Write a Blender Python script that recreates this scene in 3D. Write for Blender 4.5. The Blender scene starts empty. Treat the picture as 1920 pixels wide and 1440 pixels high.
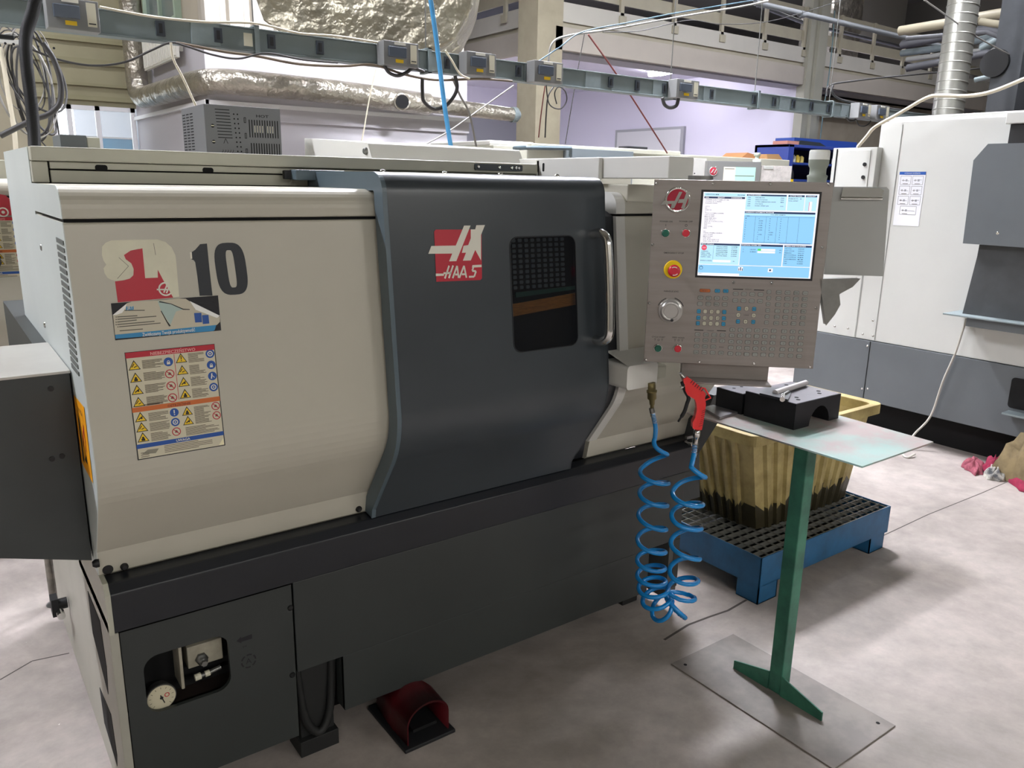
import bpy, math, random
from mathutils import Matrix, Vector
random.seed(7)
SC=bpy.context.scene; COL=SC.collection; PI=math.pi
# ---------------------------------------------------------------- materials
def lin(c):
    if isinstance(c,str): c=tuple(int(c[i:i+2],16)/255 for i in (0,2,4))
    return tuple(x/12.92 if x<=.04045 else ((x+.055)/1.055)**2.4 for x in c)
MATS={}
def mat(name,col,rough=.5,metal=0,noise=0,nscale=8,bump=0,bscale=60,emit=0,coat=0,spec=.5,col2=None,alpha=None,stretch=None,bdist=.01):
    if name in MATS: return MATS[name]
    m=bpy.data.materials.new(name); m.use_nodes=True; nt=m.node_tree; N=nt.nodes; L=nt.links
    b=N['Principled BSDF']; c=lin(col)
    b.inputs['Base Color'].default_value=(*c,1); b.inputs['Roughness'].default_value=rough
    b.inputs['Metallic'].default_value=metal; b.inputs['Specular IOR Level'].default_value=spec
    if coat: b.inputs['Coat Weight'].default_value=coat; b.inputs['Coat Roughness'].default_value=.15
    if emit:
        b.inputs['Emission Color'].default_value=(*c,1); b.inputs['Emission Strength'].default_value=emit
        b.inputs['Base Color'].default_value=(c[0]*.3,c[1]*.3,c[2]*.3,1)
    if alpha is not None: b.inputs['Alpha'].default_value=alpha
    if noise or bump or col2:
        tc=N.new('ShaderNodeTexCoord'); src=tc.outputs['Object']
        if stretch:
            mp=N.new('ShaderNodeMapping'); mp.inputs['Scale'].default_value=stretch; L.new(src,mp.inputs[0]); src=mp.outputs[0]
    if noise or col2:
        n=N.new('ShaderNodeTexNoise'); n.inputs['Scale'].default_value=nscale; n.inputs['Detail'].default_value=6; n.inputs['Roughness'].default_value=.6
        L.new(src,n.inputs['Vector'])
        r=N.new('ShaderNodeValToRGB'); L.new(n.outputs['Fac'],r.inputs['Fac'])
        c2=lin(col2) if col2 else tuple(x*(1-noise) for x in c)
        r.color_ramp.elements[0].position=.38; r.color_ramp.elements[1].position=.62
        r.color_ramp.elements[0].color=(*c2,1); r.color_ramp.elements[1].color=(*c,1)
        L.new(r.outputs['Color'],b.inputs['Base Color'])
    if bump:
        n2=N.new('ShaderNodeTexNoise'); n2.inputs['Scale'].default_value=bscale; n2.inputs['Detail'].default_value=4
        L.new(src,n2.inputs['Vector'])
        bp=N.new('ShaderNodeBump'); bp.inputs['Strength'].default_value=bump; bp.inputs['Distance'].default_value=bdist
        L.new(n2.outputs['Fac'],bp.inputs['Height']); L.new(bp.outputs['Normal'],b.inputs['Normal'])
    MATS[name]=m; return m
WHITE=mat('white enamel','bab6a8',.36,noise=.05,nscale=3)
WHITE2=mat('machine white enamel','dad9d3',.4,noise=.05,nscale=2)
BEIGE=mat('beige enamel','b3b2a3',.45,noise=.06,nscale=4)
DOORG=mat('charcoal enamel','383e43',.3,noise=.12,nscale=2.5)
BASEG=mat('dark grey enamel','323635',.45,noise=.12,nscale=3)
BANDC=mat('blue black enamel','191c22',.35,noise=.2,nscale=4)
BLACK=mat('black plastic','0c0d0f',.5)
VOID=mat('unlit interior black','050506',.9)
RUBBER=mat('black rubber','17181b',.6)
STEEL=mat('brushed stainless','938c88',.42,metal=.6,noise=.1,nscale=5,stretch=(1,1,14))
CHROME=mat('chrome','d8d8d6',.12,metal=1)
DSTEEL=mat('dull steel','8b8b88',.4,metal=.9,noise=.2,nscale=12)
GALV=mat('galvanised steel','8a9698',.5,metal=.35,noise=.12,nscale=10)
BRASS=mat('brass','8a7f58',.45,metal=.8)
RED=mat('red vinyl','b4122c',.4)
CREAM=mat('cream vinyl','cfcbb6',.5)
OFFW=mat('off white vinyl','dcd9cc',.45)
INK=mat('ink black','15161a',.6)
INKG=mat('ink grey','5b5850',.7)
NAVY=mat('navy vinyl','10161f',.45)
YEL=mat('warning yellow','e8c21c',.5)
ORG=mat('orange vinyl','c9682c',.5)
SORG=mat('safety orange yellow','f2a200',.5)
BLUV=mat('blue vinyl','1d4f9c',.5)
SKYV=mat('light blue vinyl','2f86b8',.5)
# ---------------------------------------------------------------- mesh builder
class MB:
    def __init__(s): s.v=[];s.f=[];s.mi=[];s.sm=[];s.mats=[];s.M=Matrix()
    def _m(s,m):
        if m not in s.mats: s.mats.append(m)
        return s.mats.index(m)
    def add(s,vs,fs,m,smooth=False):
        o=len(s.v); s.v+= [tuple(s.M@Vector(p)) for p in vs]; k=s._m(m)
        for f in fs: s.f.append(tuple(i+o for i in f)); s.mi.append(k); s.sm.append(smooth)
        return s
    def quad(s,pts,m): return s.add(pts,[tuple(range(len(pts)))],m)
    def box(s,x0,x1,y0,y1,z0,z1,m):
        v=[(x,y,z) for z in (z0,z1) for y in (y0,y1) for x in (x0,x1)]
        return s.add(v,[(0,2,3,1),(4,5,7,6),(0,1,5,4),(2,6,7,3),(0,4,6,2),(1,3,7,5)],m)
    def prism(s,poly,ax,a0,a1,m,smooth=False):
        def P(p,a): return {'x':(a,p[0],p[1]),'y':(p[0],a,p[1]),'z':(p[0],p[1],a)}[ax]
        n=len(poly); v=[P(p,a0) for p in poly]+[P(p,a1) for p in poly]
        s.add(v,[tuple(range(n))[::-1],tuple(range(n,2*n))],m)
        return s.add(v,[(i,(i+1)%n,n+(i+1)%n,n+i) for i in range(n)],m,smooth)
    def sheet(s,prof,ax,a0,a1,t,m,smooth=False):
        # open profile line thickened inward by t (list of 2d points)
        q=[]
        for i,p in enumerate(prof):
            a=Vector(prof[max(i-1,0)]);b=Vector(prof[min(i+1,len(prof)-1)]);d=(b-a).normalized()
            q.append((p[0]-d.y*t,p[1]+d.x*t))
        def P(p,a): return {'x':(a,p[0],p[1]),'y':(p[0],a,p[1]),'z':(p[0],p[1],a)}[ax]
        n=len(prof)
        v=[P(p,a0) for p in prof]+[P(p,a1) for p in prof]+[P(p,a0) for p in q]+[P(p,a1) for p in q]
        f1=[(i,i+1,n+i+1,n+i) for i in range(n-1)]; f2=[(2*n+i,3*n+i,3*n+i+1,2*n+i+1) for i in range(n-1)]
        s.add(v,f1+f2,m,smooth)
        s.add(v,[(i,2*n+i,2*n+i+1,i+1) for i in range(n-1)]+[(n+i,n+i+1,3*n+i+1,3*n+i) for i in range(n-1)]+[(0,n,3*n,2*n),(n-1,3*n-1,4*n-1,2*n-1)],m)
        return s
    def tube(s,pts,r,m,n=10,caps=True,smooth=True):
        P=[Vector(p) for p in pts]; k=len(P); R=r if isinstance(r,(list,tuple)) else [r]*k
        T=[(P[min(i+1,k-1)]-P[max(i-1,0)]).normalized() for i in range(k)]
        for i in range(1,k):
            if T[i].length<1e-6:T[i]=T[i-1]
        if T[0].length<1e-6:T[0]=T[1]
        a=Vector((0,0,1)) if abs(T[0].z)<.9 else Vector((1,0,0))
        e=T[0].cross(a).normalized(); v=[];f=[]
        for i in range(k):
            e=(e-T[i]*e.dot(T[i])).normalized(); g=T[i].cross(e)
            for j in range(n):
                t=2*PI*j/n; v.append(P[i]+(e*math.cos(t)+g*math.sin(t))*R[i])
        for i in range(k-1):
            for j in range(n):
                f.append((i*n+j,i*n+(j+1)%n,(i+1)*n+(j+1)%n,(i+1)*n+j))
        s.add(v,f,m,smooth)
        if caps: s.add(v,[tuple(range(n))[::-1],tuple(range((k-1)*n,k*n))],m)
        return s
    def cyl(s,p0,p1,r,m,n=24,r1=None): return s.tube([p0,p1],[r,r if r1 is None else r1],m,n)
    def turn(s,o,d,prof,m,n=28):   # lathe: prof=(dist along d, radius)
        o=Vector(o);d=Vector(d).normalized()
        k=len(prof); a=Vector((0,0,1)) if abs(d.z)<.9 else Vector((1,0,0)); e=d.cross(a).normalized(); g=d.cross(e); v=[];f=[]
        for h,r in prof:
            for j in range(n):
                t=2*PI*j/n; v.append(o+d*h+(e*math.cos(t)+g*math.sin(t))*r)
        for i in range(k-1):
            for j in range(n): f.append((i*n+j,i*n+(j+1)%n,(i+1)*n+(j+1)%n,(i+1)*n+j))
        s.add(v,f,m,True); s.add(v,[tuple(range(n))[::-1],tuple(range((k-1)*n,k*n))],m); return s
    def build(s,name,parent=None,bevel=0,seg=2,smooth=None):
        me=bpy.data.meshes.new(name)
        me.from_pydata(s.v,[],s.f); 
        for m in s.mats: me.materials.append(m)
        me.polygons.foreach_set('material_index',s.mi)
        me.polygons.foreach_set('use_smooth',[bool(x) for x in s.sm]); me.update()
        o=bpy.data.objects.new(name,me); COL.objects.link(o)
        if parent is not None:
            o.parent=parent; o.matrix_parent_inverse=pinv(parent)
        else:
            xs=[v[0] for v in s.v];ys=[v[1] for v in s.v];zs=[v[2] for v in s.v]
            c=Vector(((min(xs)+max(xs))/2,(min(ys)+max(ys))/2,min(zs))); me.transform(Matrix.Translation(-c)); o.location=c
        if bevel:
            b=o.modifiers.new('edge softening','BEVEL'); b.width=bevel; b.segments=seg; b.limit_method='ANGLE'; b.angle_limit=math.radians(40)
        return o
def wmat(o):
    if o.parent is None: return Matrix.Translation(o.location)@o.rotation_euler.to_matrix().to_4x4()
    return wmat(o.parent)@o.matrix_parent_inverse@Matrix.Translation(o.location)
def pinv(p): return wmat(p).inverted()
def tag(o,label,cat,group=None,kind=None):
    o['label']=label; o['category']=cat
    if group: o['group']=group
    if kind: o['kind']=kind
    return o
def thing(name,label,cat,loc,group=None):
    o=bpy.data.objects.new(name,None); COL.objects.link(o); o.location=loc; o.empty_display_size=.1
    return tag(o,label,cat,group)
def struct(mb,name,**k):
    o=mb.build(name,**k); o['kind']='structure'; return o
def tframe(a,b,off=0):   # local (x,z,c) on a sheet-metal face leaning with height
    n=Vector((0,-1,b)).normalized(); M=Matrix(((1,0,n.x,0),(0,b,n.y,a),(0,1,n.z,0),(0,0,0,1))); return M@Matrix.Translation((0,0,off))
def frame(o,u,v):
    u=Vector(u).normalized();v=Vector(v).normalized();n=u.cross(v)
    M=Matrix((u,v,n)).transposed().to_4x4(); M.translation=Vector(o); return M
# ---------------------------------------------------------------- text
TC={}
def textmesh(s,shear=0,bold=0,res=2):
    k=(s,shear,bold)
    if k in TC: return TC[k]
    c=bpy.data.curves.new('lettering','FONT'); c.body=s; c.size=1; c.shear=shear; c.offset=bold; c.resolution_u=res; c.align_x='CENTER'; c.align_y='CENTER'
    o=bpy.data.objects.new('lettering',c); COL.objects.link(o); dg=bpy.context.evaluated_depsgraph_get(); dg.update()
    me=o.evaluated_get(dg).to_mesh(); r=([tuple(v.co) for v in me.vertices],[tuple(p.vertices) for p in me.polygons])
    o.evaluated_get(dg).to_mesh_clear(); bpy.data.objects.remove(o); bpy.data.curves.remove(c); TC[k]=r; return r
class Decal(MB):
    # flat artwork in local x,y; z is the tiny stacking height
    def __init__(s,o,u,v,step=.0003): super().__init__(); s.M=frame(o,u,v) if v is not None else o; s.step=step
    def poly(s,pts,m,l=1): return s.quad([(p[0],p[1],l*s.step) for p in pts],m)
    def rect(s,x0,y0,x1,y1,m,l=1): return s.poly([(x0,y0),(x1,y0),(x1,y1),(x0,y1)],m,l)
    def slab(s,x0,y0,x1,y1,m,t=.0008): return s.box(x0,x1,y0,y1,-.0002,t,m)
    def circ(s,x,y,r,m,l=1,n=24,ry=None): return s.poly([(x+r*math.cos(2*PI*i/n),y+(ry or r)*math.sin(2*PI*i/n)) for i in range(n)],m,l)
    def ring(s,x,y,r0,r1,m,l=1,n=28,a0=0,a1=2*PI):
        v=[(x+r*math.cos(a0+(a1-a0)*i/n),y+r*math.sin(a0+(a1-a0)*i/n),l*s.step) for i in range(n+1) for r in (r0,r1)]
        return s.add(v,[(2*i,2*i+1,2*i+3,2*i+2) for i in range(n)],m)
    def line(s,p,q,w,m,l=1):
        a=Vector(p);b=Vector(q);d=(b-a).normalized();e=Vector((-d.y,d.x))*w/2
        return s.poly([tuple(a-e),tuple(b-e),tuple(b+e),tuple(a+e)],m,l)
    def text(s,t,x,y,h,m,l=1,w=None,shear=0,bold=0,rot=0,align=0):
        vs,fs=textmesh(t,shear,bold)
        if not vs: return s
        xs=[p[0] for p in vs];ys=[p[1] for p in vs];W=max(xs)-min(xs);H=.72
        cx=(max(xs)+min(xs))/2;cy=(max(ys)+min(ys))/2
        sy=h/H; sx=(w/W) if w else sy
        ca,sa=math.cos(rot),math.sin(rot); off=align*W*sx/2
        out=[]
        for p in vs:
            a=(p[0]-cx)*sx+off;b=(p[1]-cy)*sy; out.append((x+a*ca-b*sa,y+a*sa+b*ca,l*s.step))
        return s.add(out,fs,m)
def rrect(x0,y0,x1,y1,r,n=6):
    out=[]
    for cx,cy,a in ((x1-r,y1-r,0),(x0+r,y1-r,90),(x0+r,y0+r,180),(x1-r,y0+r,270)):
        for i in range(n+1):
            t=math.radians(a+90*i/n); out.append((cx+r*math.cos(t),cy+r*math.sin(t)))
    return out
def smooth_path(pts,k=8):
    P=[Vector(p) for p in pts];out=[]
    for i in range(len(P)-1):
        a=P[max(i-1,0)];b=P[i];c=P[i+1];d=P[min(i+2,len(P)-1)]
        for j in range(k):
            t=j/k; out.append(.5*((2*b)+(c-a)*t+(2*a-5*b+4*c-d)*t*t+(3*b-3*c+d-a)*t**3))
    out.append(P[-1]); return out
def screw(mb,o,d,r=.006,m=None,h=.003):
    mb.turn(o,d,[(-.002,r),(h*.5,r),(h,r*.6)],m or CHROME,12)
LA=mat('ceiling tube bright','f5f6ff',.4,emit=320); LB=mat('added front fill tube','f5f4f0',.4,emit=84); LC=mat('ceiling tube room','f5f6ff',.4,emit=100); LD=mat('ceiling tube mezzanine','f5f6ff',.4,emit=50); LE=mat('ceiling tube strong','f5f6ff',.4,emit=380); LF=mat('added white room fill tube','f5f6ff',.4,emit=210)  # LB and LF serve only unseen lamps added as fill
LAMPS=[(4.35,2.25,4.9,1.0,.35,LE),(3.2,3.4,4.9,1.2,.3,LA),(7.8,1.35,4.9,1.0,.4,LC),(-2.4,2.0,4.9,1.4,.25,LA),(1.0,3.0,4.9,1.4,.2,LC),(-2.4,5.2,4.9,1.4,.2,LC),(1.2,7.5,4.9,1.4,.2,LD),(9.5,4.0,4.9,1.4,.2,LC),(13.5,3.5,4.9,1.4,.2,LC),(6.85,8.2,3.44,.15,1.2,LF),(6.85,10.0,3.44,.15,1.2,LF),(6.85,11.8,3.44,.15,1.2,LF),(9.0,9.2,5.48,1.4,.2,LC),(13.8,7.8,5.48,1.4,.2,LC),(-2.6,-5.4,3.2,1.4,.3,LB),(.6,-5.4,3.2,1.4,.3,LB),(3.8,-5.4,3.2,1.4,.3,LB)]  # front, white room and mezzanine entries are unseen lamps added for brightness
SKY=4.0; EXPO=0.0
# ================================================================ main lathe
def arc(cy,cz,r,a0,a1,n=8): return [(cy+r*math.cos(math.radians(a0+(a1-a0)*i/n)),cz+r*math.sin(math.radians(a0+(a1-a0)*i/n))) for i in range(n+1)]
LATHE=thing('cnc_lathe','large white and charcoal CNC lathe with sliding dark door in the foreground','machine',(1.0,.5,0))
def fillet(a,b,c,r,n=8):
    a,b,c=Vector(a),Vector(b),Vector(c); u=(a-b).normalized(); w=(c-b).normalized(); th=u.angle(w); t=r/math.tan(th/2)
    p=b+u*t; q=b+w*t; cen=b+(u+w).normalized()*(r/math.sin(th/2)); out=[]
    a0=math.atan2((p-cen).y,(p-cen).x); a1=math.atan2((q-cen).y,(q-cen).x); d=(a1-a0+PI)%(2*PI)-PI
    return [(cen.x+r*math.cos(a0+d*i/n),cen.y+r*math.sin(a0+d*i/n)) for i in range(n+1)]
FRONTP=[(.055,.692),(.045,.70),(.032,.762)]+fillet((.032,.762),(-.1125,.965),(-.0502,1.508),.20)+[(-.0502,1.508)]
PT=tframe(-.2233,.1148); DT=tframe(-.2636,.1032)
SHOULD=[(-.050,1.515),(-.050,1.535)]+arc(-.005,1.535,.045,180,90,8)[1:]+[(.38,1.580)]
def body(mb,x0,x1,m):
    mb.prism(FRONTP+[(.40,1.508),(.40,.70)],'x',x0,x1,m)
    mb.prism(SHOULD+[(.38,1.515)],'x',x0,x1,m)
# enclosure: left block, right block, rear block
mb=MB(); body(mb,0,.70,WHITE); mb.box(0,1.95,.40,1.04,.60,1.578,BEIGE)
o=mb.build('enclosure',LATHE,bevel=.004)
mb=MB(); body(mb,1.50,1.99,WHITE)
mb.box(1.535,1.99,-.052,.30,1.55,1.604,WHITE)
mb.build('right_panel',LATHE,bevel=.004)['label']='white front panel right of the sliding door'
mb=MB(); mb.prism([(y-.005,z) for y,z in FRONTP[2:]]+[(.02,1.508),(.05,.765)],'x',1.488,1.525,WHITE2)
mb.prism([(y-.005,z) for y,z in SHOULD[:-1]]+[(.03,1.58),(.03,1.515)],'x',1.488,1.525,WHITE2)
mb.build('door_jamb',LATHE,bevel=.003)
mb=MB(); SP=mat('daylit side enamel','c6cdca',.4,noise=.05,nscale=3); mb.box(-.0015,.0,.40,1.04,.60,1.664,SP); mb.prism(FRONTP[1:]+[(.40,1.507),(.40,.70)],'x',-.0015,.0,SP); mb.prism(SHOULD[:-1]+[(.40,1.580),(.40,1.515)],'x',-.0015,0,SP); mb.build('daylit_side_sheet',LATHE)['label']='left side sheet coloured paler for daylight'  # thin cover sheet; daylight from the left is painted into its colour
# black strips set back in the seam gaps paint their shadow
mb=MB(); mb.box(.002,.698,-.04,.30,1.506,1.517,VOID); mb.build('seam_shadow_strip',LATHE); mb=MB(); mb.box(1.52,1.988,-.04,.30,1.506,1.517,VOID); mb.build('seam_shadow_strip',LATHE)
# interior seen through the window
mb=MB(); mb.box(.70,1.50,.10,.39,.70,1.5,VOID)
mb.build('work_chamber',LATHE)
# rail and roof
mb=MB(); mb.box(0,1.50,.355,.40,1.632,1.665,BEIGE); mb.box(0,1.50,.40,1.04,1.578,1.665,BEIGE)
mb.build('roof_rail',LATHE,bevel=.003)
mb=MB(); mb.box(.0,.034,.37,.40,1.582,1.631,BEIGE); mb.build('rail_end_block',LATHE,bevel=.002)
mb=MB(); mb.box(.038,1.50,.37,.39,1.6145,1.631,BEIGE); mb.box(.038,1.50,.372,.39,1.582,1.611,BEIGE); mb.box(.034,1.5,.385,.395,1.58,1.632,VOID)
for x in (.149,.405,.655): mb.prism(rrect(x-.014,1.612,x+.014,1.626,.006),'y',.3685,.375,VOID)
mb.build('rail_cover',LATHE,bevel=.0015)
mb=MB(); mb.prism(rrect(1.24,1.640,1.43,1.660,.004),'y',.348,.355,DOORG)
for x in (1.252,1.335,1.385,1.402,1.414): screw(mb,(x,.348,1.650),(0,-1,0),.006)
mb.build('rail_stop_bracket',LATHE)
mb=MB(); hp=[(.46,1.665),(.49,1.715),(1.0,1.745),(1.0,1.665)]
mb.prism([(y,z) for y,z in hp],'x',.93,1.52,WHITE2); screw(mb,(.93,.50,1.69),(-1,0,0),.012,DSTEEL,.01)
mb.build('roof_hood',LATHE,bevel=.004)['label']='white sloping hood behind the roof rail'
mb=MB(); mb.box(1.505,1.515,.352,.37,1.612,1.68,WHITE2); mb.box(1.50,1.95,.36,1.0,1.60,1.64,WHITE2); mb.build('right_roof_cover',LATHE,bevel=.003)
# pendant support arm
mb=MB(); mb.box(1.520,1.625,-.23,.98,1.621,1.684,WHITE2); mb.box(1.505,1.52,.05,.98,1.616,1.684,WHITE2); mb.build('pendant_arm',LATHE,bevel=.003)
mb=MB(); mb.prism(rrect(-.006,-.016,.006,.016,.005),'x',1.5045,1.5055,VOID)
mb.M=Matrix.Translation((0,.33,1.655)); mb.v=[]; mb.f=[];mb.mi=[];mb.sm=[]; mb.prism(rrect(-.005,-.014,.005,.014,.0045),'x',1.504,1.5055,VOID); mb.build('cable_slot',LATHE)
# side: louvre, orange warning sticker, coolant side sheet
mb=MB()
for i in range(19):
    z=1.472-i*.0150; mb.prism([(-.040,z),(.058,z+.0015),(.058,z-.0085),(-.040,z-.0085)],'x',-.0035,.0005,mat('louvre shadow grey','5d605c',.7))
mb.build('side_louvre',LATHE)
d=Decal((-.0022,.085,.96),(0,-1,0),(0,0,1)); d.poly([(0,.005),(.140,0),(.140,.17),(0,.165)],SORG,1)
for k in range(4): d.line((0 if k%2==0 else .138,.003),(.138,.165) if k==1 else ((0,.165) if k==0 else ((.138,.003) if k==2 else (0,.166))),.003,RED,2) if k in (0,) else None
d.poly([(.03,.02),(.05,.02),(.045,.12),(.028,.13)],INK,3); d.poly([(.06,.03),(.10,.03),(.09,.05)],INK,3)
d.line((.06,.06),(.1,.12),.006,RED,3); d.line((.1,.12),(.1,.06),.006,RED,3); d.text('UWAGA',.075,.145,.012,INK,3)
d.build('side_warning_label',LATHE)['label']='orange yellow warning sticker on the left side'
mb=MB(); screw(mb,(-.0015,.36,1.43),(-1,0,0),.008,DSTEEL); mb.build('side_screw',LATHE); mb=MB(); screw(mb,(-.0015,.50,1.22),(-1,0,0),.008,CHROME); mb.build('side_screw',LATHE)
# trough band between enclosure and base
mb=MB(); mb.prism([(-.012,.572),(-.012,.668),(.008,.690),(.05,.694),(.05,.572)],'x',.012,1.985,BANDC); mb.build('coolant_trough',LATHE,bevel=.003)['label']='blue black trough band under the white panels'
mb=MB(); mb.prism([(-.014,.57),(-.014,.67),(.006,.693),(.42,.70),(.42,.57)],'x',0,.011,BEIGE); mb.build('trough_end_plate',LATHE,bevel=.001)
# base side sheet (light) with slots
SIDEM=mat('pale base side enamel','a9a79b',.45,noise=.08,nscale=4)
mb=MB(); mb.box(.0,.006,-.004,1.27,.035,.60,SIDEM); mb.box(.0,.02,-.006,.0,.05,.568,SIDEM); mb.build('base_side_panel',LATHE,bevel=.002)
mb=MB(); mb.prism([(.30,.547),(.31,.42),(.10,.30),(.06,.33),(.06,.50)],'x',-.001,.001,VOID)
mb.v=[];mb.f=[];mb.mi=[];mb.sm=[]
mb.prism([(.297,.545),(.125,.542),(.105,.425),(.135,.33),(.30,.42)],'x',-.001,.001,VOID)
mb.prism([(.30,.255),(.13,.275),(.108,.17),(.13,.12),(.29,.15)],'x',-.001,.001,VOID)
mb.build('side_opening',LATHE)
mb=MB(); mb.cyl((-.004,.87,.245),(-.03,.87,.245),.018,BLACK,18); mb.box(-.05,-.03,.845,.895,.215,.275,RUBBER); mb.cyl((-.03,.835,.235),(-.03,.80,.235),.012,CHROME,14); mb.build('drain_valve',LATHE)
mb=MB(); screw(mb,(0,.035,.735),(-1,0,0),.010,BLACK,.012); mb.build('side_bolt',LATHE)
# base front
def plate_hole(mb,x0,z0,x1,z1,loop,y,t,m):
    cx=sum(p[0] for p in loop)/len(loop);cz=sum(p[1] for p in loop)/len(loop);n=len(loop);out=[]
    for px,pz in loop:
        dx,dz=px-cx,pz-cz; k=min(((x1-cx)/dx if dx>0 else (x0-cx)/dx) if abs(dx)>1e-9 else 1e9,((z1-cz)/dz if dz>0 else (z0-cz)/dz) if abs(dz)>1e-9 else 1e9)
        out.append((cx+dx*k,cz+dz*k))
    for i in range(n):
        j=(i+1)%n; mb.quad([(loop[i][0],y,loop[i][1]),(loop[j][0],y,loop[j][1]),(out[j][0],y,out[j][1]),(out[i][0],y,out[i][1])],m)
        mb.quad([(loop[i][0],y,loop[i][1]),(loop[j][0],y,loop[j][1]),(loop[j][0],y+t,loop[j][1]),(loop[i][0],y+t,loop[i][1])],m)
        def cor(p): return (abs(p[0]-x0)<1e-6 or abs(p[0]-x1)<1e-6)
        a,b=out[i],out[j]
        if cor(a)!=cor(b) and abs(a[0]-b[0])>1e-9 and abs(a[1]-b[1])>1e-9:
            c=(x0 if min(a[0],b[0])<=x0+1e-6 else x1, z0 if min(a[1],b[1])<=z0+1e-6 else z1)
            mb.quad([(a[0],y,a[1]),(b[0],y,b[1]),(c[0],y,c[1])],m)
mb=MB(); hole=rrect(.064,.325,.265,.482,.035)
plate_hole(mb,.022,.105,.437,.566,hole,-.004,.012,BASEG)
mb.box(.022,.437,-.003,.0,.105,.108,BASEG); mb.box(.435,.437,-.004,.02,.105,.566,BASEG)
for x,z in ((.430,.50),(.425,.30)): screw(mb,(x,-.004,z),(0,-1,0),.008,BLACK,.005)
AP=mb.build('access_panel',LATHE); AP['label']='dark grey access panel with a rounded gauge window'
d=Decal((0,-.0045,0),(1,0,0),(0,0,1)); d.poly([(.285,.452),(.297,.461),(.297,.457),(.325,.459),(.325,.446),(.297,.446),(.297,.442)],INK)
for k in range(6): d.ring(.312,.385,.016,.020,INK,1,8,k*PI/3,k*PI/3+.75)
d.text('A',.312,.385,.016,INK); d.text('psi',.305,.43,.007,INK); d.build('panel_marking',AP)
mb=MB(); mb.box(.03,.43,.10,.11,.12,.56,VOID); mb.box(.03,.43,0,.10,.30,.305,mat('oily floor brown','2a2320',.4)); mb.build('gauge_recess',LATHE)
mb=MB(); mb.box(.175,.262,.045,.10,.385,.445,mat('worn cream block','a39d8c',.5,noise=.25,nscale=20))
mb.box(.150,.158,.02,.09,.35,.47,MATS['worn cream block']); mb.build('hydraulic_manifold',LATHE,bevel=.002)
mb=MB(); mb.turn((.208,.045,.405),(0,-1,0),[(0,.016),(.008,.016),(.009,.012),(.02,.012),(.021,.008),(.032,.008)],DSTEEL,6); mb.build('hydraulic_fitting',LATHE)
mb=MB(); mb.tube([(.19,.03,.365),(.215,.03,.366),(.25,.03,.372)],.006,DSTEEL); mb.cyl((.185,.03,.365),(.20,.03,.366),.009,CREAM,8); mb.cyl((.21,.03,.366),(.222,.03,.367),.008,CREAM,8); mb.build('hydraulic_line',LATHE); mb=MB(); mb.cyl((.18,.06,.49),(.18,.06,.46),.010,CREAM,8); mb.build('hose_end',LATHE)
mb=MB(); mb.turn((.100,.045,.352),(0,-1,0),[(0,.028),(.025,.035),(.03,.036),(.032,.0345)],DSTEEL,36)
G=mb.build('pressure_gauge',LATHE); d=Decal((.100,.0125,.352),(1,0,0),(0,0,1)); d.circ(0,0,.033,mat('gauge face cream','c6bfa4',.5),1,36)
for k in range(11):
    a=math.radians(225-27*k); d.line((.024*math.cos(a),.024*math.sin(a)),(.029*math.cos(a),.029*math.sin(a)),.001,INK,2)
d.ring(.013,.004,.004,.006,RED,2); d.build('dial',G)
d=Decal((.100,.0115,.352),(1,0,0),(0,0,1)); d.line((-.002,.008),(.006,-.016),.0025,INK,1); d.circ(0,0,.004,INK,2); d.build('needle',G)
mb=MB(); mb.box(.441,1.955,-.002,.01,.3,.568,BASEG); mb.box(.573,1.79,-.002,.01,.125,.3,BASEG); mb.box(1.925,1.955,-.002,.01,.10,.3,BASEG)
mb.box(.573,.576,-.002,.05,.125,.3,BASEG)
mb.build('base_front_panel',LATHE,bevel=.0015)
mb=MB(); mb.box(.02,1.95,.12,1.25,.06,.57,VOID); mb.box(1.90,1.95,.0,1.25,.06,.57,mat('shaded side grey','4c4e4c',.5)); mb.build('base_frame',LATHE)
mb=MB(); mb.box(.45,.565,.03,.12,.0,.05,mat('cast iron black','1b1c1c',.6)); mb.tube(smooth_path([(.455,.05,.28),(.47,.04,.12),(.51,.035,.06),(.545,.04,.12),(.56,.05,.28)],5),.012,mat('cast iron black','1b1c1c',.6)); mb.box(.46,.56,.05,.12,.04,.3,MATS['cast iron black']); mb.build('levelling_foot',LATHE,bevel=.003)
mb=MB(); mb.box(1.80,1.88,.13,.22,0,.08,MATS['cast iron black']); mb.build('levelling_foot',LATHE,bevel=.003)
mb=MB(); mb.box(.04,.14,.04,.14,0,.08,MATS['cast iron black']);mb.build('levelling_foot',LATHE,bevel=.003)
# dark right end wing
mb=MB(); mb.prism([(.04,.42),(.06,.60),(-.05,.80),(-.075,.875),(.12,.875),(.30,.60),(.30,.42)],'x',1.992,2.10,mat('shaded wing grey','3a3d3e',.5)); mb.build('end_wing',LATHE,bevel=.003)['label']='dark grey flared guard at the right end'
for x,y,z in ((.054,.043,.708),(.655,.043,.712)):
    mb=MB(); screw(mb,(x,y,z),(0,-1,0),.009,BLACK,.01); mb.build('panel_screw',LATHE)
mb=MB(); mb.turn((.019,.043,.710),(0,-1,0),[(0,.0115),(.003,.0115),(.004,.010)],BLACK,24); mb.build('hole_plug',LATHE)
mb=MB(); mb.box(1.93,1.99,-.02,-.008,.705,.715,DSTEEL); mb.cyl((1.94,-.01,.69),(1.94,-.04,.69),.008,CHROME); mb.tube([(1.92,-.02,.70),(1.97,-.04,.672),(1.99,-.02,.68)],.004,DSTEEL); mb.build('latch_bracket',LATHE)
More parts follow.
